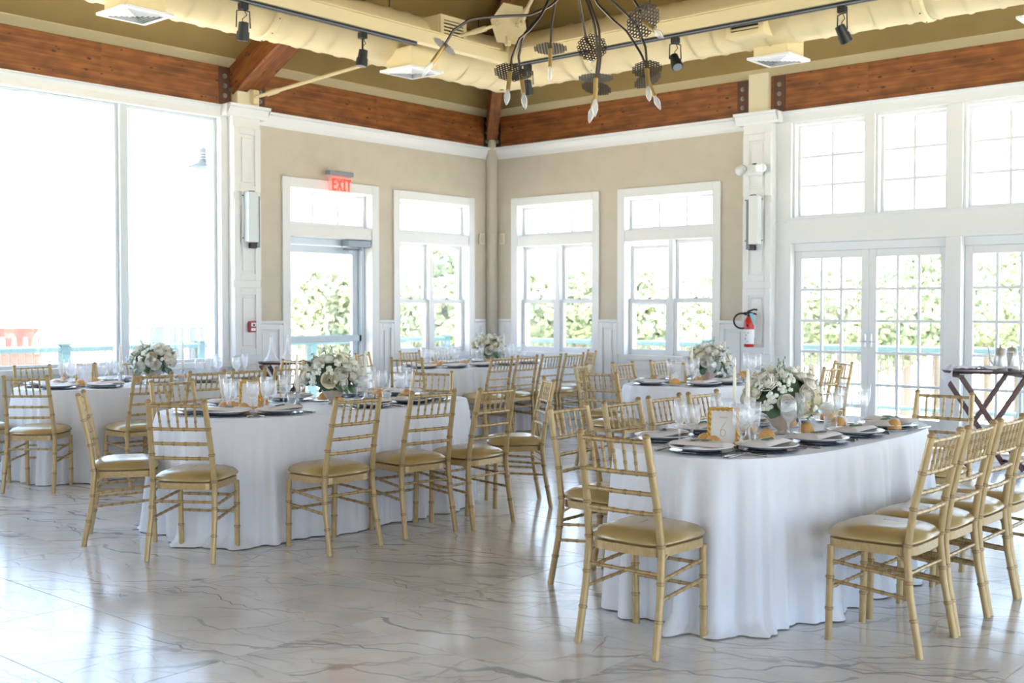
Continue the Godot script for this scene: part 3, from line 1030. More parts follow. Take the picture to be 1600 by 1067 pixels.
func build_ducts() -> void:
	var inset := 1.5
	var y := 4.305
	var r := 0.30
	var duct := thing("air_duct", "round cream spiral duct turning the corner above both glazed walls", "duct")
	for w in 2:
		duct_run("duct_shell", duct, w, inset, LX - 1.0 if w == 0 else LZ - 1.0, inset, y, r, true)
		for s in ([4.95, 8.4] if w == 0 else [2.95, 6.55, 9.4]):
			flange(duct, w, s, inset, y, r)
		if w == 0:
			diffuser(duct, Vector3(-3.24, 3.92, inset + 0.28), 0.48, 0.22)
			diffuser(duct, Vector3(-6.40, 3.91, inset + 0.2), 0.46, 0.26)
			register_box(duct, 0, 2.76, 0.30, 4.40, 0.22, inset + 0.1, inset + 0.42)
		else:
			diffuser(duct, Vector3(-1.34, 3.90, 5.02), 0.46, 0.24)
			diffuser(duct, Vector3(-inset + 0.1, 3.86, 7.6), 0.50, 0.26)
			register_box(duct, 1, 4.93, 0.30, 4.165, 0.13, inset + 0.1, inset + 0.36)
		for s in ([1.9, 3.3, 5.9] if w == 0 else [1.9, 3.6, 5.7, 7.2]):
			var b := MB.new()
			b.cyl(W(w, s, y + r, inset), W(w, s, BEAM_TOP + SLOPE * inset, inset), 0.006, 0.006, 6)
			obj("hanger_rod", b, M.steel, duct)
		var sup := MB.new()   # small triangular bracket below the slope
		sup.cyl(W(w, 2.5, 4.5, 0.9), W(w, 2.5, 4.12, 1.25), 0.012, 0.012, 6)
		obj("brace", sup, M.cream, duct)
	# steel tension ring, its corner gusset, tie rods
	var ri := 2.3
	var rb := thing("ring_beam", "cream steel ring beam carrying the black lighting tracks", "beam")
	for w in 2:
		wpart("tube", rb, M.cream, w, ri - 0.05, LX - ri if w == 0 else LZ - ri, 4.07, 4.19, ri - 0.05, ri + 0.05, 0.006)
		wpart("top_flange", rb, M.cream, w, ri + 0.2, LX - ri if w == 0 else LZ - ri, 4.19, 4.205, ri - 0.10, ri + 0.07, 0.002)
	var g := thing("gusset_plate", "cream steel gusset plate with clevises under the hip rafter", "plate")
	var gc := Vector3(-ri, 4.5, ri)
	var fx := (Vector3(0.653, 0, 0.757) * 0.2 + Vector3(0.707, 0, 0.707) * 0.8).normalized()
	var fz := fx.cross(Vector3.UP).normalized()
	var poly := [Vector2(-0.19, 0.05), Vector2(-0.12, -0.18), Vector2(0.08, -0.2), Vector2(0.2, -0.04), Vector2(0.16, 0.2), Vector2(-0.05, 0.24)]
	var pb := MB.new()
	for sgn in [-1.0, 1.0]:
		for k in range(1, poly.size() - 1):
			var q := []
			for e in [0, k, k + 1]: q.append(fx * poly[e].x + Vector3.UP * poly[e].y + fz * 0.012 * sgn)
			if sgn > 0: pb.tri(q[0], q[1], q[2])
			else: pb.tri(q[2], q[1], q[0])
	for k in poly.size():
		var j := (k + 1) % poly.size()
		var a: Vector3 = fx * poly[k].x + Vector3.UP * poly[k].y
		var b: Vector3 = fx * poly[j].x + Vector3.UP * poly[j].y
		pb.quad(a + fz * 0.012, a - fz * 0.012, b - fz * 0.012, b + fz * 0.012)
	obj("plate", pb, M.cream, g, gc)
	for q in [[-0.1, 0.03], [0.02, -0.14], [0.12, 0.0], [0.0, 0.12]]:
		var b := MB.new()
		var c: Vector3 = fx * q[0] + Vector3.UP * q[1]
		b.cyl(c - fz * 0.04, c + fz * 0.04, 0.028, 0.028, 12)
		b.cyl(c - fz * 0.052, c + fz * 0.052, 0.014, 0.014, 6)
		obj("pin", b, M.cream, g, gc)
	var hb := MB.new()
	hb.tube([Vector3(0, -0.14, 0), Vector3(0, -0.20, 0), Vector3(0, -0.21, 0), Vector3(0, -0.42, 0)], [0.02, 0.02, 0.012, 0.012], 8)
	hb.box(Vector3(-0.03, -0.22, -0.03), Vector3(0.03, -0.12, 0.03), 0.008)
	hb.box(Vector3(-0.035, -0.47, -0.035), Vector3(0.035, -0.33, 0.035), 0.006)
	obj("hanger_clevis", hb, M.cream, g, gc)
	for w in 2:
		var t := thing("tie_rod", ["cream steel tie rod from the pilaster by the exit door to the gusset plate", "cream steel tie rod from the gusset plate up to the roof purlin"][w], "rod")
		var p0 := W(w, 4.06, 3.735, 0.20) if w == 0 else Vector3(-3.5, 5.60, 4.6)
		var p1 := gc - fx * (0.12 if w == 0 else -0.12)
		var d := (p1 - p0).normalized()
		var b := MB.new()
		b.tube([p0 + d * 0.12, p0 + d * 0.24, p0 + d * 0.27, p1 - d * 0.3, p1 - d * 0.27, p1 - d * 0.12], [0.03, 0.03, 0.02, 0.02, 0.03, 0.03], 10)
		obj("rod", b, M.cream, t)
		for e in [p0, p1]:
			var c := MB.new()
			var o: Vector3 = d if e == p0 else -d
			var sd := d.cross(Vector3.UP).normalized()
			for sg in [-1.0, 1.0]:
				c.tube([e + sd * 0.022 * sg - o * 0.02, e + sd * 0.022 * sg + o * 0.14], 0.014, 8)
			c.cyl(e - sd * 0.045, e + sd * 0.045, 0.018, 0.018, 10)
			obj("clevis", c, M.cream, t)
		if w == 0:
			var pl := MB.new()
			pl.box(Vector3(-4.10, 3.655, 0.15), Vector3(-4.03, 3.81, 0.21), 0.008)
			obj("wall_lug", pl, M.cream, t)
	# tracks and their heads
	for w in 2:
		var t := thing("light_track", ["black lighting track under the ring beam above the middle table", "black lighting track under the ring beam on the glazed door side"][w], "track")
		var s0: float = [3.69, 2.36][w]
		wpart("rail", t, M.black, w, s0, s0 + [4.6, 4.2][w], 4.035, 4.07, ri - 0.02, ri + 0.02, 0.003)
		wpart("rail_face", t, M.grille, w, s0, s0 + [4.6, 4.2][w], 4.04, 4.05, ri + 0.02, ri + 0.022, 0.0)
	var heads := [[0, 4.39, Vector3(-0.1, -1, -0.1), "black track spotlight nearest the gusset end of the exit side track"], [0, 5.74, Vector3(0.1, -1, -0.25), "black track spotlight above the big window end of the exit side track"],
		[1, 2.58, Vector3(0.3, -0.9, -0.2), "black track spotlight near the corner end of the glazed side track"], [1, 4.43, Vector3(-0.35, -0.8, 0.5), "black track spotlight in the middle of the glazed side track"], [1, 6.12, Vector3(0.5, -0.8, 0.2), "black track spotlight beside the bolted duct flange"]]
	for h in heads:
		track_head(h[3], W(h[0], h[1], 4.035, ri), h[2])

# ---------------------------------------------------------------- fixtures on the walls
func text_mesh(txt: String, size: float, deep: float, font: String, bold := false) -> TextMesh:
	var f := SystemFont.new()
	f.font_names = PackedStringArray([font])
	if bold: f.font_weight = 700
	var t := TextMesh.new()
	t.text = txt
	t.font = f
	t.font_size = 64
	t.pixel_size = size / 64.0
	t.depth = deep
	return t

func build_fixtures() -> void:
	# exit sign
	var e := thing("exit_sign", "edge-lit acrylic EXIT sign with red letters above the exit door", "sign", W(0, 2.80, 3.0, 0.1))
	var b := MB.new()
	b.box(Vector3(-0.19, 0.0, -0.045), Vector3(0.19, 0.05, 0.045), 0.01)
	b.box(Vector3(-0.08, 0.01, -0.1), Vector3(0.08, 0.06, -0.04), 0.006)
	obj("housing", b, M.closer, e)
	var p := MB.new()
	p.box(Vector3(-0.17, -0.2, -0.004), Vector3(0.17, 0.0, 0.004))
	obj("acrylic_panel", p, M.exit_panel, e)
	var tm := obj("lettering", text_mesh("EXIT", 0.2, 0.004, "Droid Sans", true), M.exit_red, e, Vector3(0.025, -0.108, 0.006))
	tm.scale = Vector3(0.72, 1.0, 1.0)
	var lamp := OmniLight3D.new()
	lamp.name = "exit_sign_glow"
	lamp.light_color = Color8(255, 64, 44)
	lamp.light_energy = 0.02
	lamp.omni_range = 30.0
	lamp.light_size = 0.1
	lamp.shadow_enabled = true
	e.add_child(lamp)
	lamp.position = Vector3(0, -0.1, 0.05)
	# wall-mounted speaker boxes
	for w in 2:
		var t := thing("wall_speaker", ["tall pale grey speaker box on the pilaster by the exit door", "tall white speaker box above the fire extinguisher"][w], "speaker")
		var k := 4.11
		wpart("back_plate", t, M.white, w, k - 0.12, k + 0.11, 2.14, 2.70, 0.135, 0.15, 0.003)
		var body: Material = M.white_metal if w == 0 else M.white
		wpart("body", t, body, w, k - 0.045 if w == 0 else k - 0.025, k + 0.085 if w == 0 else k + 0.095, 2.155, 2.70, 0.15, 0.24, 0.006)
		wpart("grille", t, M.grille, w, k - 0.085 if w == 0 else k - 0.07, k - 0.045 if w == 0 else k - 0.025, 2.10, 2.66, 0.15, 0.21, 0.003)
		wpart("bracket", t, M.steel, w, k - 0.05, k + 0.03, 2.09, 2.15, 0.15, 0.2, 0.003)
		wpart("top_hook", t, M.black, w, k - 0.03, k + 0.03, 2.70, 2.715, 0.15, 0.19, 0.002)
		for q in [[-0.108, 2.2], [-0.108, 2.66], [0.1, 2.2], [0.1, 2.66]]:
			var s := MB.new()
			s.cyl(W(w, k + q[0], q[1], 0.15), W(w, k + q[0], q[1], 0.155), 0.008, 0.008, 8)
			obj("screw", s, M.steel, t)
	# emergency light
	var em := thing("emergency_light", "white twin-head emergency light high on the extinguisher pilaster", "light")
	wpart("battery_case", em, M.white, 1, 4.02, 4.22, 2.93, 3.05, 0.135, 0.2, 0.012)
	wpart("cable_knob", em, M.black, 1, 4.10, 4.14, 3.05, 3.065, 0.14, 0.18, 0.003)
	for q in [[3.985, Vector3(0.3, -0.25, -0.7)], [4.235, Vector3(-0.9, -0.1, 0.3)]]:
		var c := W(1, q[0], 3.0, 0.22)
		var d: Vector3 = (q[1] as Vector3).normalized()
		if q[0] > 4.1: d = Vector3(-0.95, -0.1, 0.05).normalized()
		var h := MB.new()
		h.tube([c - d * 0.05, c - d * 0.045, c + d * 0.02, c + d * 0.045], [0.03, 0.045, 0.055, 0.058], 12)
		obj("lamp_head", h, M.white, em)
		var l := MB.new()
		l.cyl(c + d * 0.045, c + d * 0.05, 0.05, 0.05, 12)
		var le := obj("lens", l, M.china, em)
		for k in 9:
			var dot := MB.new()
			var f := dot.frame_of(d)
			var o: Vector3 = c + d * 0.05 + f[0] * ((k % 3) - 1) * 0.026 + f[1] * (float(k / 3) - 1.0) * 0.026
			dot.cyl(o, o + d * 0.004, 0.008, 0.006, 6)
			obj("led", dot, M.silver, le)
	# fire extinguisher
	var x := thing("fire_extinguisher", "red fire extinguisher with black hose hung on the pilaster", "extinguisher", W(1, 4.09, 1.0, 0.215))
	var y := MB.new()
	y.lathe([Vector2(0, 0), Vector2(0.05, 0.0), Vector2(0.056, 0.012), Vector2(0.057, 0.26), Vector2(0.05, 0.30), Vector2(0.03, 0.335), Vector2(0.02, 0.345), Vector2(0, 0.345)], 20)
	var cyl := obj("cylinder", y, M.red, x)
	var la := MB.new()
	la.lathe([Vector2(0.0578, 0.035), Vector2(0.0578, 0.2)], 20)
	var lab := obj("paper_label", la, M.card, cyl)
	var l2 := MB.new()
	for k in 5:
		var q := [[-0.5, 0.155, 0.012], [-0.1, 0.13, 0.012], [0.1, 0.085, 0.02], [0.35, 0.155, 0.01], [-0.3, 0.06, 0.008]][k] as Array
		for s in 4:
			var a0: float = PI + q[0] + s * 0.1
			var a1: float = a0 + 0.08
			l2.quad(Vector3(cos(a1) * 0.0583, q[1], sin(a1) * 0.0583), Vector3(cos(a0) * 0.0583, q[1], sin(a0) * 0.0583), Vector3(cos(a0) * 0.0583, q[1] + q[2], sin(a0) * 0.0583), Vector3(cos(a1) * 0.0583, q[1] + q[2], sin(a1) * 0.0583))
	obj("label_print", l2, std(rgb(110, 160, 190), 0.8), lab)
	var va := MB.new()
	va.cyl(Vector3(0, 0.34, 0), Vector3(0, 0.395, 0), 0.022, 0.018, 10)
	va.box(Vector3(-0.012, 0.375, -0.06), Vector3(0.012, 0.395, 0.02), 0.004)
	obj("valve", va, M.black, x)
	var lv := MB.new()
	lv.tube([Vector3(0, 0.40, -0.02), Vector3(0, 0.425, 0.06), Vector3(0, 0.42, 0.1)], 0.01, 8)
	lv.tube([Vector3(0, 0.39, 0.0), Vector3(0, 0.37, 0.09)], 0.009, 8)
	obj("lever", lv, M.black, x)
	var ho := MB.new()
	var hp := []
	for k in 17:
		var a := lerpf(0.35, 2.0 * PI - 1.35, k / 16.0)
		hp.append(Vector3(-0.035, 0.295 + 0.085 * sin(a + 0.6), -0.075 + 0.1 * cos(a + 0.6)))
	ho.tube([Vector3(0, 0.385, -0.03)] + hp + [Vector3(-0.055, 0.25, 0.0), Vector3(-0.062, 0.235, 0.02)], 0.011, 8)
	obj("hose", ho, M.black, x)
	var tg := MB.new()
	tg.hexa([Vector3(-0.03, 0.25, 0.075), Vector3(-0.02, 0.25, 0.105), Vector3(-0.018, 0.25, 0.10), Vector3(-0.028, 0.25, 0.07), Vector3(-0.03, 0.38, 0.02), Vector3(-0.02, 0.385, 0.06), Vector3(-0.018, 0.385, 0.055), Vector3(-0.028, 0.38, 0.015)])
	obj("inspection_tag", tg, std(rgb(150, 205, 222), 0.7), x)
	var hk := MB.new()
	hk.box(Vector3(0.055, 0.1, -0.03), Vector3(0.1, 0.36, 0.03), 0.004)
	hk.tube([Vector3(0.06, 0.17, -0.03), Vector3(0.0, 0.17, -0.062), Vector3(-0.03, 0.17, -0.05)], 0.004, 6)
	obj("wall_hook", hk, M.white, x)
	# fire alarm pull station
	var pu := thing("fire_alarm", "small red and white fire alarm pull station on the pilaster", "alarm", W(0, 4.10, 1.235, 0.135))
	var pb := MB.new()
	pb.box(Vector3(-0.045, -0.06, 0), Vector3(0.045, 0.06, 0.04), 0.006)
	obj("case", pb, M.red_case, pu)
	var ph := MB.new()
	ph.box(Vector3(-0.032, 0.002, 0.04), Vector3(0.032, 0.045, 0.052), 0.004)
	obj("pull_handle", ph, M.white, pu)
	var pk := MB.new()
	pk.cyl(Vector3(0, 0.02, 0.05), Vector3(0, 0.02, 0.058), 0.012, 0.012, 10)
	obj("key_lock", pk, M.black, pu)
	var pt := MB.new()
	pt.box(Vector3(-0.03, -0.045, 0.04), Vector3(0.03, -0.015, 0.046), 0.002)
	obj("lower_plate", pt, M.china, pu)
	# two small wall sensors by the corner
	for w in 2:
		var s := thing("wall_sensor", "small white sensor box beside the corner column, " + ["exit door", "extinguisher"][w] + " side", "sensor", W(w, 0.22, 2.385, 0.0))
		wpart_local(s, w)

func wpart_local(s: Node3D, w: int) -> void:
	var b := MB.new()
	b.box(W(w, -0.05, -0.075, 0.0), W(w, 0.05, 0.075, 0.03), 0.008)
	obj("case", b, M.cream_pale, s)
	var c := MB.new()
	c.box(W(w, -0.03, -0.055, 0.03), W(w, 0.03, 0.055, 0.036), 0.004)
	obj("cover", c, M.beige, s)

# ---------------------------------------------------------------- chairs
func bamboo(ps: Array, r: float, every: float, seg := 8) -> MB:
	# a turned stick with raised nodes along a polyline
	var b := MB.new()
	var total := 0.0
	for k in ps.size() - 1: total += (ps[k + 1] - ps[k]).length()
	var n := maxi(1, int(round(total / every)))
	var marks := []
	for k in ps.size():   # corners of the polyline
		var l := 0.0
		for q in k: l += (ps[q + 1] - ps[q]).length()
		marks.append([l, r, Color.WHITE])
	var glaze := Color(0.42, 0.36, 0.28) if r > 0.012 else Color(0.6, 0.54, 0.46)
	for k in range(1, n):   # raised node, brown glaze caught in the creases either side
		var c := total * k / n
		marks.append([c - 0.009, r, Color.WHITE]); marks.append([c - 0.0065, r, glaze]); marks.append([c - 0.0025, r * 1.24, Color(0.85, 0.82, 0.76)]); marks.append([c + 0.0025, r * 1.24, Color(0.85, 0.82, 0.76)]); marks.append([c + 0.0065, r, glaze]); marks.append([c + 0.009, r, Color.WHITE])
	marks.sort_custom(func(x, y): return x[0] < y[0])
	var pts := []
	var rs := []
	var pens := []
	for m in marks:
		if pts.size() > 0 and m[0] - pts[-1][1] < 0.0015: continue
		var l: float = m[0]
		var p: Vector3 = ps[-1]
		for q in ps.size() - 1:
			var d: float = (ps[q + 1] - ps[q]).length()
			if l <= d + 1e-6:
				p = ps[q].lerp(ps[q + 1], clampf(l / d, 0.0, 1.0))
				break
			l -= d
		pts.append([p, m[0]]); rs.append(m[1]); pens.append(m[2])
	var pp := []
	for q in pts: pp.append(q[0])
	b.tube(pp, rs, seg, true, pens)
	return b

func slab(b: MB, outline: Array, y0: float, y1: float) -> void:
	var n := outline.size()
	for k in range(1, n - 1):
		b.tri(Vector3(outline[0].x, y1, outline[0].y), Vector3(outline[k + 1].x, y1, outline[k + 1].y), Vector3(outline[k].x, y1, outline[k].y))
		b.tri(Vector3(outline[0].x, y0, outline[0].y), Vector3(outline[k].x, y0, outline[k].y), Vector3(outline[k + 1].x, y0, outline[k + 1].y))
	for k in n:
		var j := (k + 1) % n
		b.quad(Vector3(outline[j].x, y0, outline[j].y), Vector3(outline[k].x, y0, outline[k].y), Vector3(outline[k].x, y1, outline[k].y), Vector3(outline[j].x, y1, outline[j].y))

func seat_outline(grow: float) -> Array:
	var o := []
	for k in 28:
		var a := TAU * k / 28.0
		var c := cos(a)
		var s := sin(a)
		var e := 0.38
		var x := signf(c) * pow(absf(c), e)
		var z := signf(s) * pow(absf(s), e)
		var half := lerpf(0.198, 0.182, (z + 1.0) / 2.0)
		o.append(Vector2(x * (half + grow), z * (0.19 + grow) - 0.005))
	return o

func make_chair() -> Node3D:
	var t := thing("gold_chair", "gold bamboo-style chair", "chair")
	for s in [-1.0, 1.0]:
		var p := bamboo([Vector3(0.197 * s, 0.0, 0.228), Vector3(0.19 * s, 0.25, 0.182), Vector3(0.184 * s, 0.43, 0.166), Vector3(0.178 * s, 0.62, 0.192), Vector3(0.166 * s, 0.905, 0.255)], 0.0165, 0.155)
		var post := obj("back_post", p, M.gold, t)
		var f := MB.new()
		f.lathe([Vector2(0, 0.0), Vector2(0.016, 0.0), Vector2(0.018, 0.008), Vector2(0.013, 0.016), Vector2(0.0, 0.02)], 10, Vector3(0.166 * s, 0.902, 0.2545))
		obj("finial", f, M.gold_ring, post)
	for s in [-1.0, 1.0]:
		obj("leg", bamboo([Vector3(0.176 * s, 0.0, -0.178), Vector3(0.178 * s, 0.41, -0.168)], 0.0165, 0.14), M.gold, t)
	var fr := MB.new()
	slab(fr, seat_outline(0.0), 0.405, 0.442)
	obj("seat_frame", fr, M.gold, t)
	var cb := MB.new()
	slab(cb, seat_outline(-0.03), 0.442, 0.453)
	obj("cushion_base", cb, M.gold_ring, t)
	var cu := MB.new()
	var prof := [[-0.03, 0.452], [0.0, 0.452], [0.006, 0.457], [0.008, 0.465], [0.002, 0.476], [-0.016, 0.492], [-0.05, 0.505], [-0.10, 0.513], [-0.187, 0.516]]
	var last := -1
	for q in prof:
		var k0 := cu.v.size()
		var ol := seat_outline(q[0] * 1.0)
		var j := prof.find(q)
		var dn: float = clampf((j - 1) / 6.0, 0.0, 1.0)
		for k in 29:
			var o: Vector2 = ol[k % 28]
			var side := Vector3(o.x, 0, o.y + 0.005).normalized()
			cu.vert(Vector3(o.x, q[1], o.y), (side * (1.0 - dn) + Vector3.UP * (dn + (0.05 if j > 1 else -0.8))).normalized())
		if last >= 0:
			for k in 28:
				cu.face(last + k, k0 + k + 1, last + k + 1); cu.face(last + k, k0 + k, k0 + k + 1)
		last = k0
	obj("cushion", cu, M.cushion, t)
	var zb := func(y: float) -> float:
		return lerpf(0.192, 0.255, (y - 0.62) / 0.285) if y > 0.62 else lerpf(0.166, 0.192, (y - 0.43) / 0.19)
	var xb := func(y: float) -> float:
		return lerpf(0.178, 0.166, (y - 0.62) / 0.285) if y > 0.62 else lerpf(0.184, 0.178, (y - 0.43) / 0.19)
	for y in [0.885, 0.752, 0.668, 0.584]:
		var x: float = xb.call(y)
		var z: float = zb.call(y)
		obj("top_rail" if y > 0.8 else "back_rail", bamboo([Vector3(-x, y, z), Vector3(0, y, z + 0.012), Vector3(x, y, z)], 0.0098, 0.066, 7), M.gold, t)
	for k in 5:
		var u := (k - 2) / 2.0
		var z0: float = zb.call(0.752)
		var z1: float = zb.call(0.885)
		obj("spindle", bamboo([Vector3(u * 0.104, 0.752, z0 + 0.008), Vector3(u * 0.108, 0.885, z1 + 0.008)], 0.0066, 0.045, 6), M.gold, t)
	for q in [[Vector3(-0.19, 0.335, 0.172), Vector3(0.19, 0.335, 0.172)], [Vector3(-0.177, 0.325, -0.17), Vector3(0.177, 0.325, -0.17)], [Vector3(-0.177, 0.225, -0.172), Vector3(0.177, 0.225, -0.172)],
			[Vector3(-0.19, 0.315, 0.175), Vector3(-0.177, 0.345, -0.17)], [Vector3(0.19, 0.315, 0.175), Vector3(0.177, 0.345, -0.17)], [Vector3(-0.193, 0.235, 0.186), Vector3(-0.177, 0.26, -0.172)], [Vector3(0.193, 0.235, 0.186), Vector3(0.177, 0.26, -0.172)]]:
		obj("stretcher", bamboo(q, 0.0082, 0.062, 6), M.gold, t)
	for s in [-1.0, 1.0]:
		var br := MB.new()
		br.tube([Vector3(0.185 * s, 0.34, 0.172), Vector3(0.182 * s, 0.385, 0.155), Vector3(0.178 * s, 0.41, 0.115)], 0.006, 6)
		obj("corner_brace", br, M.gold, t)
	return t

# ---------------------------------------------------------------- cloths, place settings
func oval(a: float, b: float, n: int) -> Array:
	# evenly spaced points and normals round a squared-off oval
	var raw := []
	for k in 1440:
		var g := TAU * k / 1440.0
		var c := cos(g)
		var s := sin(g)
		var e := 2.0 / 3.0
		raw.append(Vector2(signf(c) * pow(absf(c), e) * a, signf(s) * pow(absf(s), e) * b))
	var total := 0.0
	var acc := [0.0]
	for k in 1440:
		total += (raw[(k + 1) % 1440] - raw[k]).length()
		acc.append(total)
	var out := []
	var j := 0
	for k in n:
		var l := total * k / n
		while acc[j + 1] < l: j += 1
		out.append(raw[j].lerp(raw[(j + 1) % 1440], (l - acc[j]) / maxf(1e-6, acc[j + 1] - acc[j])))
	var res := []
	for k in n:
		var d: Vector2 = (out[(k + 1) % n] - out[(k + n - 1) % n]).normalized()
		res.append([out[k], Vector2(d.y, -d.x), total * k / n])
	return res

func cloth_mesh(a: float, b: float, sd: int, high: float) -> MB:
	var n := 420
	var rows := 22
	var ol := oval(a, b, n)
	var total: float = ol[n - 1][2] + (ol[n - 1][2] - ol[n - 2][2])
	var f1 := noise(sd, 1.0, 2)
	var f2 := noise(sd + 5, 1.0, 2)
	var m := MB.new()
	var pts := []
	var flat := []
	for q in [1.0, 0.6, 0.02]:
		for k in n + 1:
			var p: Vector2 = ol[k % n][0] * q
			flat.append(Vector3(p.x, high, p.y))
	m.grid(flat, 3, n + 1, true)
	for r in rows + 1:
		var v := float(r) / rows
		for k in n + 1:
			var o: Array = ol[k % n]
			var p: Vector2 = o[0]
			var nn: Vector2 = o[1]
			var ang: float = TAU * o[2] / total
			var cx := cos(ang) * total / TAU
			var cz := sin(ang) * total / TAU
			var endness: float = smoothstep(0.5, 1.0, absf(p.x) / a)
			var fold := f1.get_noise_2d(cx * 3.0, cz * 3.0) * 0.8 + f2.get_noise_2d(cx * 7.5, cz * 7.5) * 0.4
			fold = signf(fold) * pow(absf(fold), 0.8)
			var amp := lerpf(0.036, 0.058, endness)
			var ramp := pow(v, 0.75)
			var off := 0.006 * sqrt(minf(1.0, v * 12.0)) + 0.02 * v + (fold * amp * 2.5 + amp * 0.2) * ramp
			var y := high - (high - 0.006) * v - (0.012 * (1.0 - sqrt(maxf(0.0, 1.0 - minf(1.0, v * 14.0)))) if v < 0.07 else 0.0)
			var pool: float = smoothstep(0.0, 0.45, f2.get_noise_2d(cx * 1.6 + 9.0, cz * 1.6)) * lerpf(0.3, 1.0, endness)
			if v > 0.9:
				var q := (v - 0.9) / 0.1
				off += pool * 0.10 * q * q
				y = lerpf(high - (high - 0.006) * 0.9, 0.006, 1.0 - pow(1.0 - q, 1.0 + pool * 2.0)) + absf(f1.get_noise_2d(cx * 9.0, cz * 9.0 + q * 2.0)) * 0.05 * q * (1.0 - q) * pool * 4.0
			pts.append(Vector3(p.x + nn.x * off, maxf(0.004, y), p.y + nn.y * off))
	m.grid(pts, rows + 1, n + 1, false)
	return m

func facing(f: Vector2) -> float:
	return atan2(-f.x, -f.y)

var proto := {}
func make_protos() -> void:
	var b := MB.new()
	b.lathe([Vector2(0, 0), Vector2(0.09, 0.0), Vector2(0.10, 0.002), Vector2(0.143, 0.008), Vector2(0.149, 0.010), Vector2(0.149, 0.013), Vector2(0.141, 0.012), Vector2(0.105, 0.010), Vector2(0, 0.0095)], 40)
	proto.charger = b.mesh()
	b = MB.new()
	b.lathe([Vector2(0, 0), Vector2(0.085, 0.0), Vector2(0.095, 0.004), Vector2(0.142, 0.017), Vector2(0.148, 0.02), Vector2(0.147, 0.023), Vector2(0.138, 0.022), Vector2(0.098, 0.008), Vector2(0, 0.007)], 40)
	proto.dinner = b.mesh()
	b = MB.new()
	b.lathe([Vector2(0, 0), Vector2(0.042, 0.0), Vector2(0.046, 0.003), Vector2(0.069, 0.009), Vector2(0.072, 0.011), Vector2(0.068, 0.011), Vector2(0.046, 0.007), Vector2(0, 0.006)], 28)
	proto.bread_plate = b.mesh()
	b = MB.new()   # folded napkin: a soft-edged bundle lying across the plate
	var pts := []
	var rows := 9
	var cols := 15
	for r in rows:
		for c in cols:
			var u := c / (cols - 1.0) * 2.0 - 1.0
			var v := r / (rows - 1.0) * 2.0 - 1.0
			var h := 0.016 * sqrt(maxf(0.0, 1.0 - pow(absf(v), 4.0))) * sqrt(maxf(0.0, 1.0 - pow(absf(u), 8.0))) + 0.002 * sin(u * 9.0 + v * 3.0) * (1.0 - absf(v))
			pts.append(Vector3(u * 0.148, 0.012 + h, v * lerpf(0.062, 0.07, absf(u))))
	b.grid(pts, rows, cols, true)
	pts.reverse()
	var under := []
	for p in pts: under.append(Vector3(p.x, 0.0115, p.z))
	b.grid(under, rows, cols, false)
	proto.napkin = b.mesh()
	b = MB.new()
	b.blob(Vector3(0, 0.0, 0), Vector3(0.046, 0.044, 0.04), 9, 16, -0.2, 0.03)
	proto.roll = b.mesh()
	b = MB.new()
	b.lathe([Vector2(0, 0.001), Vector2(0.034, 0.0), Vector2(0.035, 0.003), Vector2(0.012, 0.01), Vector2(0.0055, 0.022), Vector2(0.005, 0.06), Vector2(0.008, 0.074), Vector2(0.022, 0.086), Vector2(0.034, 0.105), Vector2(0.0375, 0.13), Vector2(0.035, 0.16), Vector2(0.032, 0.178), Vector2(0.0312, 0.178), Vector2(0.034, 0.158), Vector2(0.0363, 0.13), Vector2(0.0328, 0.106), Vector2(0.02, 0.088), Vector2(0.0, 0.08)], 22)
	proto.goblet = b.mesh()
	b = MB.new()
	b.lathe([Vector2(0, 0.001), Vector2(0.031, 0.0), Vector2(0.032, 0.003), Vector2(0.01, 0.01), Vector2(0.005, 0.024), Vector2(0.0048, 0.07), Vector2(0.008, 0.085), Vector2(0.017, 0.105), Vector2(0.0235, 0.14), Vector2(0.0245, 0.17), Vector2(0.0235, 0.205), Vector2(0.0228, 0.205), Vector2(0.0236, 0.168), Vector2(0.0224, 0.14), Vector2(0.016, 0.107), Vector2(0.0, 0.092)], 20)
	proto.flute = b.mesh()
	# cutlery, lying along z, handle towards +z
	b = MB.new()
	b.tube([Vector3(0, 0.004, 0.1), Vector3(0, 0.004, 0.06), Vector3(0, 0.006, 0.0), Vector3(0, 0.008, -0.03)], [0.007, 0.006, 0.003, 0.004], 6)
	b.hexa([Vector3(-0.011, 0.004, -0.025), Vector3(0.011, 0.004, -0.025), Vector3(0.012, 0.007, -0.055), Vector3(-0.012, 0.007, -0.055), Vector3(-0.011, 0.007, -0.025), Vector3(0.011, 0.007, -0.025), Vector3(0.012, 0.009, -0.055), Vector3(-0.012, 0.009, -0.055)])
	for k in 4: b.box(Vector3(-0.011 + k * 0.0062, 0.007, -0.1), Vector3(-0.0078 + k * 0.0062, 0.009, -0.054))
	proto.fork = b.mesh()
	b = MB.new()
	b.tube([Vector3(0, 0.005, 0.11), Vector3(0, 0.005, 0.105), Vector3(0, 0.005, 0.02), Vector3(0, 0.005, 0.01)], [0.005, 0.008, 0.006, 0.004], 6)
	b.hexa([Vector3(-0.008, 0.004, 0.012), Vector3(0.006, 0.004, 0.012), Vector3(0.003, 0.004, -0.115), Vector3(-0.006, 0.004, -0.105), Vector3(-0.008, 0.006, 0.012), Vector3(0.006, 0.006, 0.012), Vector3(0.003, 0.006, -0.115), Vector3(-0.006, 0.006, -0.105)])
	proto.knife = b.mesh()
	b = MB.new()
	b.tube([Vector3(0, 0.004, 0.1), Vector3(0, 0.004, 0.05), Vector3(0, 0.007, -0.02), Vector3(0, 0.008, -0.04)], [0.007, 0.005, 0.003, 0.004], 6)
	b.blob(Vector3(0, 0.008, -0.062), Vector3(0.018, 0.005, 0.028), 5, 12)
	proto.spoon = b.mesh()
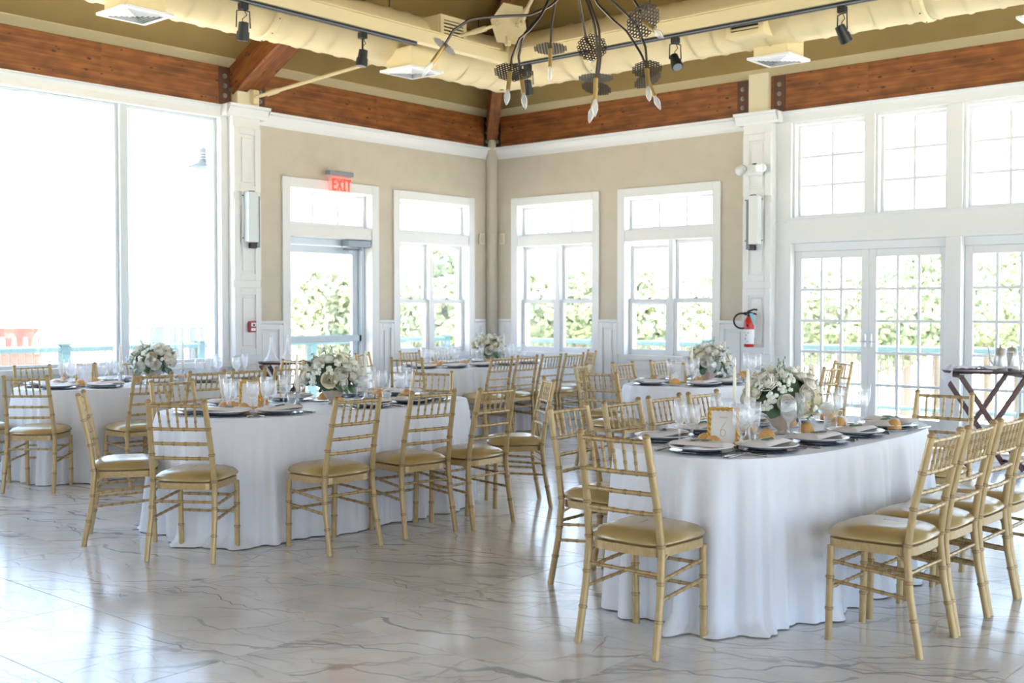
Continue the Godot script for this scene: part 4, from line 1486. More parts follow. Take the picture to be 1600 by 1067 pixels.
	# sprig of three leaves
	b = MB.new()
	b.tube([Vector3(-0.05, 0.033, 0), Vector3(0.0, 0.036, 0.004), Vector3(0.05, 0.034, 0)], 0.0015, 5)
	for q in [[-0.02, 0.5], [0.005, -0.6], [0.03, 0.45], [0.05, -0.1]]:
		var lf := leaf_shape(0.02, 0.034)
		b.moved(Transform3D(Basis(Vector3.UP, q[1] - PI / 2), Vector3(q[0], 0.036, 0)), lf)
	proto.sprig = b.mesh()
	b = MB.new()
	b.lathe([Vector2(0, 0), Vector2(0.036, 0.0), Vector2(0.038, 0.004), Vector2(0.03, 0.012), Vector2(0.012, 0.03), Vector2(0.01, 0.06), Vector2(0.014, 0.075), Vector2(0.022, 0.082), Vector2(0.023, 0.09), Vector2(0.013, 0.094), Vector2(0.013, 0.1), Vector2(0, 0.1)], 20)
	proto.candlestick = b.mesh()
	b = MB.new()
	b.lathe([Vector2(0, 0), Vector2(0.011, 0.0), Vector2(0.0105, 0.1), Vector2(0.008, 0.235), Vector2(0.0045, 0.262), Vector2(0, 0.265)], 12)
	proto.taper = b.mesh()
	b = MB.new()
	b.lathe([Vector2(0, 0.002), Vector2(0.028, 0.0), Vector2(0.031, 0.004), Vector2(0.033, 0.06), Vector2(0.031, 0.06), Vector2(0.029, 0.008), Vector2(0, 0.007)], 18)
	proto.votive = b.mesh()

func leaf_shape(hw: float, l: float) -> MB:
	var m := MB.new()
	var ps := []
	for r in 6:
		var v := r / 5.0
		var w := hw * sin(PI * (0.06 + 0.9 * v)) * (1.0 if v < 0.7 else 1.0)
		for c in 3:
			var u := float(c - 1)
			ps.append(Vector3(u * w, -absf(u) * w * 0.25 - v * v * l * 0.18, v * l))
	m.grid(ps, 6, 3, true)
	return m

func put(kind: String, mat: Material, at: Vector3, turn: float, label: String, category: String, group: String) -> MeshInstance3D:
	var o := obj(kind, proto[kind_key(kind)], mat, self, at)
	o.rotation.y = turn
	if category == "glass" and kind != "votive_glass": o.scale = Vector3(1.12, 1.12, 1.12)
	tag(o, label, category, group)
	return o
func kind_key(kind: String) -> String:
	return {"charger_plate": "charger", "dinner_plate": "dinner", "bread_plate": "bread_plate", "folded_napkin": "napkin", "bread_roll": "roll", "water_goblet": "goblet", "champagne_flute": "flute", "dinner_fork": "fork", "dinner_knife": "knife", "soup_spoon": "spoon", "leaf_sprig": "sprig", "candlestick": "candlestick", "taper_candle": "taper", "votive_glass": "votive"}[kind]

func setting(where: String, seat: String, c: Vector2, f: Vector2, cutlery: bool) -> void:
	var y := 0.766
	var r := Vector2(-f.y, f.x)
	var turn := facing(f)
	var v3 := func(p: Vector2, h := 0.0) -> Vector3: return Vector3(p.x, y + h, p.y)
	var sx := ", place " + seat
	put("charger_plate", M.charger, v3.call(c), turn, "charger plate with painted dark blue shade, " + where + sx, "plate", "charger plates on the " + where)
	put("dinner_plate", M.china, v3.call(c, 0.012), turn, "white dinner plate, " + where + sx, "plate", "dinner plates on the " + where)
	put("folded_napkin", M.napkin, v3.call(c, 0.0245), turn + rng.randf_range(-0.12, 0.12), "white folded napkin, " + where + sx, "napkin", "napkins on the " + where)
	put("leaf_sprig", M.leaf_pale, v3.call(c, 0.0245), turn + rng.randf_range(-0.5, 0.5), "green leaf sprig, " + where + sx, "sprig", "leaf sprigs on the " + where)
	var bp := c + f * 0.22 - r * 0.11
	put("bread_plate", M.china, v3.call(bp), turn, "small white bread plate, " + where + sx, "plate", "bread plates on the " + where)
	put("bread_roll", M.roll, v3.call(bp, 0.0205), rng.randf() * TAU, "round golden bread roll, " + where + sx, "bread", "bread rolls on the " + where)
	var gp := c + f * 0.205 + r * 0.09
	put("water_goblet", M.wine_glass, v3.call(gp), 0.0, "clear water goblet, " + where + sx, "glass", "goblets on the " + where)
	put("champagne_flute", M.wine_glass, v3.call(c + f * 0.185 + r * 0.175), 0.0, "clear champagne flute, " + where + sx, "glass", "flutes on the " + where)
	if not cutlery: return
	put("dinner_fork", M.silver, v3.call(c - r * 0.185), turn, "silver fork, " + where + sx, "fork", "forks on the " + where)
	put("dinner_knife", M.silver, v3.call(c + r * 0.18), turn, "silver knife, " + where + sx, "knife", "knives on the " + where)
	put("soup_spoon", M.silver, v3.call(c + r * 0.205), turn, "silver spoon, " + where + sx, "spoon", "spoons on the " + where)

# ---------------------------------------------------------------- flowers
func rose_shape(sd: int, open: float) -> MB:
	# whorls of cupped petals, unit radius, opening outward from a tight heart
	var rr := RandomNumberGenerator.new()
	rr.seed = sd
	var m := MB.new()
	for layer in 6:
		var count: int = [2, 3, 4, 5, 5, 6][layer]
		var f := layer / 5.0
		var base := lerpf(0.10, 0.42, f)
		var rim := lerpf(0.16, 0.62 + 0.5 * open, pow(f, 1.1))
		var belly := lerpf(0.24, 0.92, f)
		var high := lerpf(0.78, 0.42 - 0.1 * open, f * f)
		for c in count:
			var a := TAU * c / count + layer * 0.83 + rr.randf_range(-0.12, 0.12)
			var half := TAU / count * 0.68
			var hh := high * rr.randf_range(0.94, 1.06)
			var ps := []
			for r in 6:
				var v := r / 5.0
				var rad := lerpf(base, belly, sin(v * PI * 0.62)) if v < 0.75 else lerpf(belly * 0.98, rim, (v - 0.75) / 0.25)
				for q in 7:
					var u := (q - 3) / 3.0
					var wide := half * (0.55 + 0.45 * sin(v * PI * 0.75))
					var g := a + u * wide
					var dip := u * u * 0.16 * v
					var curl := 0.06 * open * maxf(0.0, v - 0.7) / 0.3 * f
					ps.append(Vector3(cos(g) * (rad + 0.03 * u), hh * v - dip - curl - 0.1 * f, sin(g) * (rad + 0.03 * u)))
			m.grid(ps, 6, 7, true)
	return m

func bloom_shape(sd: int) -> MB:
	var rr := RandomNumberGenerator.new()
	rr.seed = sd
	var m := MB.new()
	for k in 9:
		var a := TAU * k / 9.0 + rr.randf()
		var d := Vector3(cos(a) * 0.62, rr.randf_range(0.0, 0.7), sin(a) * 0.62)
		m.blob(d, Vector3(0.42, 0.3, 0.42), 3, 7)
	m.blob(Vector3(0, 0.6, 0), Vector3(0.5, 0.4, 0.5), 3, 8)
	return m

func on_normal(p: Vector3, n: Vector3, s: float, spin: float) -> Transform3D:
	var x := Vector3(0.3, 0.1, 0.9).cross(n).normalized()
	var z := x.cross(n).normalized()
	return Transform3D(Basis(x, n, z).rotated(n, spin).scaled(Vector3(s, s, s)), p)

func make_flowers(sd: int, label: String, at: Vector3, big: float) -> void:
	var rr := RandomNumberGenerator.new()
	rr.seed = sd
	var t := thing("flower_arrangement", label, "flowers", at, rr.randf() * TAU)
	var v := MB.new()
	v.lathe([Vector2(0, 0), Vector2(0.042, 0.0), Vector2(0.044, 0.006), Vector2(0.026, 0.014), Vector2(0.024, 0.02), Vector2(0.05, 0.04), Vector2(0.078, 0.085), Vector2(0.083, 0.125), Vector2(0.078, 0.125), Vector2(0.07, 0.085), Vector2(0, 0.05)], 26)
	obj("vase", v, M.vase, t)
	var c := Vector3(0, 0.19, 0)
	var f := MB.new()
	f.blob(c, Vector3(0.145, 0.11, 0.145), 9, 14, -0.9, 0.08)
	obj("green_filler", f, M.filler, t)
	var roses: Array = proto.roses
	var n := 34
	for k in n:
		var yy := lerpf(0.97, -0.32, (k + 0.5) / n)
		var rad := sqrt(1.0 - yy * yy)
		var g := k * 2.399963 + rr.randf_range(-0.2, 0.2)
		var d := Vector3(cos(g) * rad, yy, sin(g) * rad)
		var p := c + d * Vector3(0.17, 0.132, 0.17) * rr.randf_range(0.92, 1.05)
		var nn := (d + Vector3(0, 0.15, 0)).normalized()
		if k % 4 == 3:
			var o := obj("small_bloom", proto.blooms[rr.randi() % 2], M.bloom, t)
			o.transform = on_normal(p, nn, rr.randf_range(0.026, 0.034) * big, rr.randf() * TAU)
		else:
			var o := obj("rose", roses[rr.randi() % 3], M.rose_cream if rr.randf() < 0.25 else M.rose, t)
			o.transform = on_normal(p, nn, rr.randf_range(0.052, 0.062) * big, rr.randf() * TAU)
	for k in 44:
		var d := Vector3(rr.randfn(), rr.randfn() * 0.7 + 0.35, rr.randfn()).normalized()
		if d.y < -0.3: d.y = -d.y
		var p := c + d * Vector3(0.205, 0.168, 0.205) * rr.randf_range(0.92, 1.1)
		var o := obj("small_bloom", proto.blooms[k % 2], M.bloom, t)
		o.transform = on_normal(p, d, rr.randf_range(0.011, 0.02), rr.randf() * TAU)
	for k in 12:   # budding stems standing out of the dome
		var d := Vector3(rr.randfn(), absf(rr.randfn()) + 0.6, rr.randfn()).normalized()
		var p0 := c + d * Vector3(0.12, 0.09, 0.12)
		var p1 := c + d * Vector3(0.215, 0.19, 0.215) * rr.randf_range(0.95, 1.15)
		var s := MB.new()
		s.tube([p0, p0.lerp(p1, 0.6) + Vector3(0, 0.006, 0), p1], [0.0022, 0.0018, 0.0012], 5)
		for q in 3: s.blob(p0.lerp(p1, 0.75 + q * 0.13) + Vector3(rr.randfn(), rr.randfn(), rr.randfn()) * 0.004, Vector3(0.004, 0.009, 0.004), 3, 5)
		obj("bud_stem", s, M.leaf_pale, t)
	for k in 26:
		var low := k < 19
		var g := rr.randf() * TAU
		var d := Vector3(cos(g), rr.randf_range(-0.75, -0.1) if low else rr.randf_range(0.0, 0.9), sin(g)).normalized()
		var p := c + d * Vector3(0.15, 0.11, 0.15) * (1.0 if low else 1.08)
		var o := obj("leaf", proto.leaf, M.leaf if rr.randf() < 0.7 else M.leaf_pale, t)
		var out := (d + Vector3(0, -0.35 if low else 0.1, 0)).normalized()
		var x := Vector3.UP.cross(out).normalized()
		var s := rr.randf_range(0.8, 1.35)
		o.transform = Transform3D(Basis(x, out.cross(x).normalized(), out).rotated(out, rr.randf_range(-0.8, 0.8)).scaled(Vector3(s, s, s)), p)

func number_frame(label: String, at: Vector3, turn: float, digit: bool) -> void:
	var o := thing("number_frame", label, "picture frame", at, turn)
	var hw := 0.068
	var hh := 0.09
	var lean := Basis(Vector3.RIGHT, -0.10)
	var base := Node3D.new()
	var c := MB.new()
	var up := lean * Vector3(0, 1, 0)
	var nz := lean * Vector3(0, 0, 1)
	c.hexa([Vector3(-hw, 0.01, 0), Vector3(hw, 0.01, 0), Vector3(hw, 0.01, 0) - nz * 0.008, Vector3(-hw, 0.01, 0) - nz * 0.008,
		Vector3(-hw, 0, 0) + up * (2 * hh), Vector3(hw, 0, 0) + up * (2 * hh), Vector3(hw, 0, 0) + up * (2 * hh) - nz * 0.008, Vector3(-hw, 0, 0) + up * (2 * hh) - nz * 0.008])
	obj("card", c, M.card, o)
	base.free()
	# braided gilt sides: two strands wound round each other
	var loop := [Vector3(-hw, 0.012, 0.002), Vector3(hw, 0.012, 0.002), Vector3(hw, 0, 0.002) + up * (2 * hh), Vector3(-hw, 0, 0.002) + up * (2 * hh)]
	for e in 4:
		var a: Vector3 = loop[e]
		var b: Vector3 = loop[(e + 1) % 4]
		var d := (b - a).normalized()
		var x := d.cross(nz).normalized()
		var s := MB.new()
		var l := (b - a).length()
		for strand in 2:
			var ps := []
			var n := int(l / 0.005)
			for k in n + 1:
				var q := float(k) / n
				var g := q * l / 0.024 * TAU * 0.5 + strand * PI
				ps.append(a.lerp(b, q) + x * cos(g) * 0.0055 + nz * sin(g) * 0.0045)
			s.tube(ps, 0.0052, 6)
		obj("braided_side", s, M.frame_gold, o)
	var st := MB.new()
	st.hexa([Vector3(-0.02, 0, -0.075), Vector3(0.02, 0, -0.075), Vector3(0.02, 0, -0.079), Vector3(-0.02, 0, -0.079), Vector3(-0.012, 0.12, -0.018), Vector3(0.012, 0.12, -0.018), Vector3(0.012, 0.12, -0.022), Vector3(-0.012, 0.12, -0.022)])
	obj("easel_back", st, M.black, o)
	if digit:
		var ps := []
		for k in 34:   # a handwritten 6
			var q := k / 33.0
			var x: float
			var y: float
			if q < 0.45:
				var g := q / 0.45
				x = 0.012 - 0.026 * sin(g * PI * 0.5); y = 0.118 - 0.052 * g
			else:
				var g := (q - 0.45) / 0.55 * TAU
				x = -0.001 - 0.013 * cos(g); y = 0.066 - 0.017 * sin(g)
			ps.append(Vector3(x, 0, 0) + up * y + nz * 0.0012)
		var tb := MB.new()
		tb.tube(ps, 0.0011, 5)
		obj("numeral", tb, M.ink_gold, o)
		var w := MB.new()
		for k in 5:
			var wp := []
			for q in 7: wp.append(Vector3(-0.018 + k * 0.0075 + q * 0.0011, 0, 0) + up * (0.14 + 0.004 * sin(q * 1.05 + k)) + nz * 0.001)
			w.tube(wp, 0.0006, 4)
		obj("small_script", w, M.ink_gold, o)

# ---------------------------------------------------------------- tables
func build_tables() -> void:
	make_protos()
	proto.roses = [rose_shape(1, 0.5).mesh(), rose_shape(2, 0.62).mesh(), rose_shape(3, 0.74).mesh()]
	proto.blooms = [bloom_shape(4).mesh(), bloom_shape(5).mesh()]
	proto.leaf = leaf_shape(0.026, 0.062).mesh()
	var tables := [
		{"c": Vector2(-6.12, 7.55), "a": 1.17, "b": 0.53, "name": "the number 6 table", "short": "number 6 table"},
		{"c": Vector2(-6.52, 4.27), "a": 1.16, "b": 0.60, "name": "the middle table", "short": "middle table"},
		{"c": Vector2(-6.0, 1.27), "a": 1.2, "b": 0.52, "name": "the big window table", "short": "big window table"},
		{"c": Vector2(-1.8, 1.3), "a": 1.1, "b": 0.52, "name": "the corner table", "short": "corner table"},
		{"c": Vector2(-2.52, 5.0), "a": 1.05, "b": 0.52, "name": "the pilaster table", "short": "pilaster table"},
	]
	# chairs: table, x, z, facing, place along the table
	var ch := [
		[0, -7.53, 7.64, 1.0, 0.0, "at the head, aisle end"], [0, -6.83, 6.93, 0.05, 1.0, "first on the pilaster table side"], [0, -6.37, 6.94, 0.0, 1.0, "second on the pilaster table side"], [0, -5.92, 6.93, 0.0, 1.0, "third on the pilaster table side"], [0, -5.50, 6.94, 0.0, 1.0, "fourth on the pilaster table side"], [0, -4.82, 7.84, -1.0, 0.0, "at the foot, by the tray stand"],
		[0, -6.84, 8.41, 0.0, -1.0, "first on the open floor side"], [0, -6.41, 8.41, 0.0, -1.0, "second on the open floor side"], [0, -5.98, 8.41, 0.0, -1.0, "third on the open floor side"], [0, -5.55, 8.41, 0.0, -1.0, "fourth on the open floor side"],
		[1, -7.83, 4.71, 0.845, -0.535, "turned at the head, open floor corner"], [1, -7.85, 3.97, 0.83, 0.55, "turned at the head, big window corner"], [1, -7.17, 5.12, 0.0, -1.0, "first on the open floor side"], [1, -6.52, 5.13, 0.14, -0.99, "second on the open floor side, slightly turned"], [1, -6.07, 5.23, 0.0, -1.0, "third on the open floor side"], [1, -5.33, 5.0, -0.78, -0.62, "turned at the foot, open floor corner"],
		[1, -7.02, 3.44, 0.0, 1.0, "first on the exit door side"], [1, -6.47, 3.5, 0.0, 1.0, "second on the exit door side"], [1, -5.18, 3.89, -0.9, 0.44, "turned at the foot, exit door corner"],
		[2, -7.27, 1.70, 0.756, -0.655, "turned at the head, middle table corner"], [2, -7.45, 1.02, 1.0, 0.1, "at the head"], [2, -6.63, 0.53, 0.0, 1.0, "first on the window side"], [2, -6.18, 0.53, 0.0, 1.0, "second on the window side"], [2, -5.73, 0.53, 0.0, 1.0, "third on the window side"], [2, -6.63, 2.05, 0.0, -1.0, "first on the middle table side"], [2, -6.12, 2.04, 0.0, -1.0, "second on the middle table side"], [2, -5.69, 2.03, 0.0, -1.0, "third on the middle table side"], [2, -5.24, 2.03, 0.0, -1.0, "fourth on the middle table side"], [2, -4.62, 1.20, -1.0, 0.0, "at the foot, by the exit door"],
		[3, -2.62, 0.62, 0.35, 0.93, "turned at the exit door corner"], [3, -3.08, 1.62, 0.85, -0.5, "turned at the head"], [3, -1.85, 0.55, 0.0, 1.0, "first on the window side"], [3, -1.3, 0.55, 0.0, 1.0, "second on the window side"], [3, -2.40, 2.05, 0.0, -1.0, "first on the open side"], [3, -1.97, 2.05, 0.0, -1.0, "second on the open side"], [3, -1.54, 2.05, 0.0, -1.0, "third on the open side"], [3, -1.11, 2.05, 0.0, -1.0, "fourth on the open side"], [3, -0.48, 1.78, -0.8, -0.6, "turned at the foot"],
		[4, -3.18, 4.27, 0.3, 0.95, "turned at the head, corner table side"], [4, -3.84, 4.86, 1.0, 0.0, "at the head"], [4, -2.6, 4.29, 0.0, 1.0, "first on the window side"], [4, -1.95, 4.29, 0.0, 1.0, "second on the window side"], [4, -1.28, 5.45, -0.8, -0.6, "turned at the foot"], [4, -2.1, 5.71, 0.0, -1.0, "second on the number 6 table side"], [4, -2.85, 5.78, 0.0, -1.0, "first on the number 6 table side"],
	]
	var chair := make_chair()
	var first := true
	for q in ch:
		var T: Dictionary = tables[q[0]]
		var f := Vector2(q[3], q[4]).normalized()
		var label: String = "gold bamboo-style chair of the " + T.short + ", " + q[5]
		var grp: String = "gold chairs at the " + T.short
		if first:
			chair.position = Vector3(q[1], 0, q[2]); chair.rotation.y = facing(f)
			tag(chair, label, "chair", grp)
			first = false
		else:
			copy(chair, "gold_chair", Vector3(q[1], 0, q[2]), facing(f), label, grp)
		# a place laid in front of the chair
		var p := Vector2(q[1], q[2])
		for step in 100:
			p += f * 0.01
			var l: Vector2 = p - T.c
			if pow(absf(l.x) / (T.a - 0.185), 3.0) + pow(absf(l.y) / (T.b - 0.185), 3.0) <= 1.0: break
		setting(T.short, q[5], p, f, q[0] < 2)
	for q in [[4, -3.2, 5.31, 0.0, -1.0, "without chair on the number 6 table side"], [1, -5.95, 3.87, 0.0, 1.0, "without chair on the exit door side"], [3, -2.3, 0.97, 0.0, 1.0, "without chair on the window side"]]:   # places laid where no chair shows
		setting(tables[q[0]].short, q[5], Vector2(q[1], q[2]), Vector2(q[3], q[4]), q[0] < 2)
	for k in tables.size():
		var T: Dictionary = tables[k]
		var t := thing("banquet_table", "oval folding table hidden under the cloth of " + T.name, "table", Vector3(T.c.x, 0, T.c.y))
		var b := MB.new()
		var ol := []
		for o in oval(T.a - 0.02, T.b - 0.02, 48): ol.append(o[0])
		slab(b, ol, 0.725, 0.752)
		obj("table_top", b, M.stand_wood, t)
		for s in [[-0.8, -0.3], [-0.8, 0.3], [0.8, -0.3], [0.8, 0.3]]:
			var l := MB.new()
			l.cyl(Vector3(s[0], 0, s[1]), Vector3(s[0], 0.73, s[1]), 0.016, 0.016, 8)
			obj("leg", l, M.steel, t)
		var cl := obj("tablecloth", cloth_mesh(T.a, T.b, 100 + k * 7, 0.764), M.cloth, self, Vector3(T.c.x, 0, T.c.y))
		tag(cl, "floor-length white cloth draped over " + T.name, "tablecloth", "white tablecloths")
	var spots := [Vector3(-6.13, 0.766, 7.55), Vector3(-6.43, 0.766, 4.27), Vector3(-6.0, 0.766, 1.27), Vector3(-1.46, 0.766, 1.25), Vector3(-2.6, 0.766, 5.0)]
	for k in 5:
		make_flowers(500 + k * 3, "white rose centrepiece with green leaves on " + tables[k].name, spots[k], 1.0)
		for s in ([[-0.27, -0.13], [-0.42, 0.03]] if k == 0 else [[-0.33, 0.02], [0.33, -0.03]]):
			var p: Vector3 = spots[k] + Vector3(s[0], 0, s[1])
			put("candlestick", M.silver_soft, p, 0.0, "small turned candlestick beside the flowers on " + tables[k].name, "candlestick", "candlesticks on " + tables[k].name)
			put("taper_candle", M.candle, p + Vector3(0, 0.096, 0), 0.0, "ivory taper candle beside the flowers on " + tables[k].name, "candle", "taper candles on " + tables[k].name)
		for s in [[0.16, 0.2], [-0.2, -0.2], [0.45, 0.06]]:
			put("votive_glass", M.wine_glass, spots[k] + Vector3(s[0], 0, s[1]), 0.0, "clear straight votive glass near the flowers on " + tables[k].name, "glass", "votive glasses on " + tables[k].name)
	number_frame("gilt braided frame holding a handwritten 6 card", Vector3(-6.86, 0.768, 7.62), deg_to_rad(-72), true)
	number_frame("gilt braided number frame seen from behind on the middle table", Vector3(-7.12, 0.768, 4.25), deg_to_rad(-62), false)
	number_frame("gilt braided number frame on the table beside the big window", Vector3(-6.62, 0.768, 1.2), deg_to_rad(-40), false)
	number_frame("gilt braided number frame on the table by the extinguisher pilaster", Vector3(-3.1, 0.768, 4.98), deg_to_rad(-60), false)

# ---------------------------------------------------------------- tray stands and what they hold
func tray_stand(label: String, tray_label: String, at: Vector3, turn: float, hw: float, hd: float, high: float) -> void:
	var t := thing("folding_stand", label, "stand", at, turn)
	for z in [-hd, hd]:
		for s in [-1.0, 1.0]:
			beam("leg", t, Vector3(-hw * s, 0.01, z + 0.02 * s), Vector3(hw * s, high - 0.02, z + 0.02 * s), 0.018, 0.045, M.stand_wood, 0.004)
	for s in [-1.0, 1.0]:
		beam("top_bar", t, Vector3(hw * s, high - 0.02, -hd - 0.02), Vector3(hw * s, high - 0.02, hd + 0.02), 0.035, 0.03, M.stand_wood, 0.004)
		beam("foot_bar", t, Vector3(hw * s, 0.05, -hd), Vector3(hw * s, 0.05, hd), 0.025, 0.03, M.stand_wood, 0.004)
	var st := MB.new()
	for z in [-hd * 0.5, hd * 0.5]:
		st.box(Vector3(-hw, high - 0.004, z - 0.02), Vector3(hw, high - 0.001, z + 0.02))
	obj("strap", st, M.black, t)
	var tr := MB.new()
	var rim := [[0.0, 0.0], [0.96, 0.0], [1.0, 0.018], [1.02, 0.02], [1.0, 0.024], [0.955, 0.008], [0.0, 0.007]]
	var ps := []
	for q in rim:
		for k in 41:
			var a := -TAU * k / 40.0
			ps.append(Vector3(cos(a) * q[0] * hw * 1.28, q[1], sin(a) * q[0] * hd * 1.4))
	tr.grid(ps, rim.size(), 41, false)
	var to := obj("oval_tray", tr, M.stand_wood, self, at + Vector3(0, high + 0.002, 0))
	to.rotation.y = turn
	tag(to, tray_label, "tray")

func pitcher(label: String, at: Vector3, turn: float) -> void:
	var o := thing("metal_pitcher", label, "pitcher", at, turn, "steel pitchers on the tray")
	var b := MB.new()
	b.lathe([Vector2(0, 0), Vector2(0.062, 0.0), Vector2(0.065, 0.006), Vector2(0.052, 0.13), Vector2(0.044, 0.2), Vector2(0.0, 0.203)], 24)
	obj("body", b, M.silver_soft, o)
	var l := MB.new()
	l.lathe([Vector2(0.046, 0.2), Vector2(0.045, 0.206), Vector2(0.012, 0.214), Vector2(0.006, 0.22), Vector2(0.009, 0.232), Vector2(0.0, 0.238)], 18)
	obj("lid", l, M.silver_soft, o)
	var h := MB.new()
	h.tube([Vector3(0.048, 0.17, 0), Vector3(0.105, 0.172, 0), Vector3(0.112, 0.16, 0), Vector3(0.088, 0.06, 0), Vector3(0.06, 0.04, 0)], 0.006, 8)
	obj("handle", h, M.silver_soft, o)
	var s := MB.new()
	s.tube([Vector3(-0.054, 0.06, 0), Vector3(-0.085, 0.1, 0), Vector3(-0.1, 0.19, 0), Vector3(-0.112, 0.225, 0)], [0.015, 0.012, 0.008, 0.007], 8)
	obj("spout", s, M.silver_soft, o)

func build_service() -> void:
	tray_stand("dark wood folding tray stand beside the glazed doors", "dark oval tray on the stand beside the glazed doors", Vector3(-1.25, 0, 7.0), deg_to_rad(-49), 0.28, 0.2, 0.86)
	pitcher("steel coffee pitcher at the handle end of the tray by the glazed doors", Vector3(-1.25 + 0.655 * 0.26 + 0.03, 0.872, 7.0 + 0.755 * 0.26 - 0.02), deg_to_rad(-49))
	pitcher("steel coffee pitcher in the middle of the tray by the glazed doors", Vector3(-1.25 + 0.655 * 0.13 - 0.02, 0.872, 7.0 + 0.755 * 0.13 + 0.02), deg_to_rad(-52))
	var nap := MB.new()   # a rumpled white cloth hanging over the end of the tray
	var ps := []
	var f := noise(909, 6.0, 2)
	for r in 14:
		for c in 18:
			var u := c / 17.0
			var v := r / 13.0 - 0.5
			var x := lerpf(0.26, -0.36, u)
			var y := 0.02 + absf(f.get_noise_2d(u * 2.0, v * 2.0)) * 0.05
			if x < -0.31:
				y -= (-0.31 - x) * 3.6 * (1.0 - absf(v))
				x = -0.31 - 0.02 - 0.1 * (-0.31 - x)
			ps.append(Vector3(x, y, v * 0.3 * (1.0 - 0.3 * absf(u - 0.5))))
	nap.grid(ps, 14, 18, false)
	var no := obj("serving_cloth", nap, M.cloth, self, Vector3(-1.25, 0.88, 7.0))
	no.rotation.y = deg_to_rad(-49)
	tag(no, "rumpled white cloth hanging over the tray by the glazed doors", "cloth")
	tray_stand("dark wood folding tray stand by the exit door pilaster", "dark oval tray on the stand by the exit door pilaster", Vector3(-4.02, 0, 0.66), deg_to_rad(-49), 0.24, 0.17, 0.84)
	for k in 2:
		var d := MB.new()
		d.lathe([Vector2(0, 0.003), Vector2(0.08, 0.0), Vector2(0.088, 0.01), Vector2(0.086, 0.03), Vector2(0.05, 0.07), Vector2(0.022, 0.13), Vector2(0.012, 0.26), Vector2(0.013, 0.30), Vector2(0.011, 0.30), Vector2(0.01, 0.26), Vector2(0.02, 0.13), Vector2(0.048, 0.07), Vector2(0.083, 0.03), Vector2(0, 0.012)], 24)
		var o := obj("glass_carafe", d, M.wine_glass, self, Vector3(-4.02, 0.852, 0.66) + [Vector3(-0.12, 0, -0.12), Vector3(0.02, 0, -0.02)][k])
		tag(o, "tall clear long-necked carafe, " + ["nearer the big window", "nearer the exit door"][k] + ", on the pilaster tray", "carafe")

# ---------------------------------------------------------------- chandelier
func perforated(r: float) -> MB:
	# a thin disc pierced with round holes, built cell by cell on a hexagonal net
	var m := MB.new()
	var cell := r / 5.3
	for q in range(-9, 10):
		for w in range(-9, 10):
			var c := Vector2((q + w * 0.5) * cell, w * cell * 0.866)
			if c.length() > r - cell * 0.4: continue
			var hole := cell * 0.34
			for s in 6:
				var a0 := PI / 6 + s * PI / 3
				var a1 := a0 + PI / 3
				var o0 := c + Vector2(cos(a0), sin(a0)) * cell * 0.577
				var o1 := c + Vector2(cos(a1), sin(a1)) * cell * 0.577
				var i0 := c + Vector2(cos(a0), sin(a0)) * hole
				var i1 := c + Vector2(cos(a1), sin(a1)) * hole
				for sg in [-1.0, 1.0]:
					var y: float = 0.0012 * sg
					var p := [Vector3(i0.x, y, i0.y), Vector3(o0.x, y, o0.y), Vector3(o1.x, y, o1.y), Vector3(i1.x, y, i1.y)]
					if sg > 0: m.quad(p[3], p[2], p[1], p[0])
					else: m.quad(p[0], p[1], p[2], p[3])
	return m

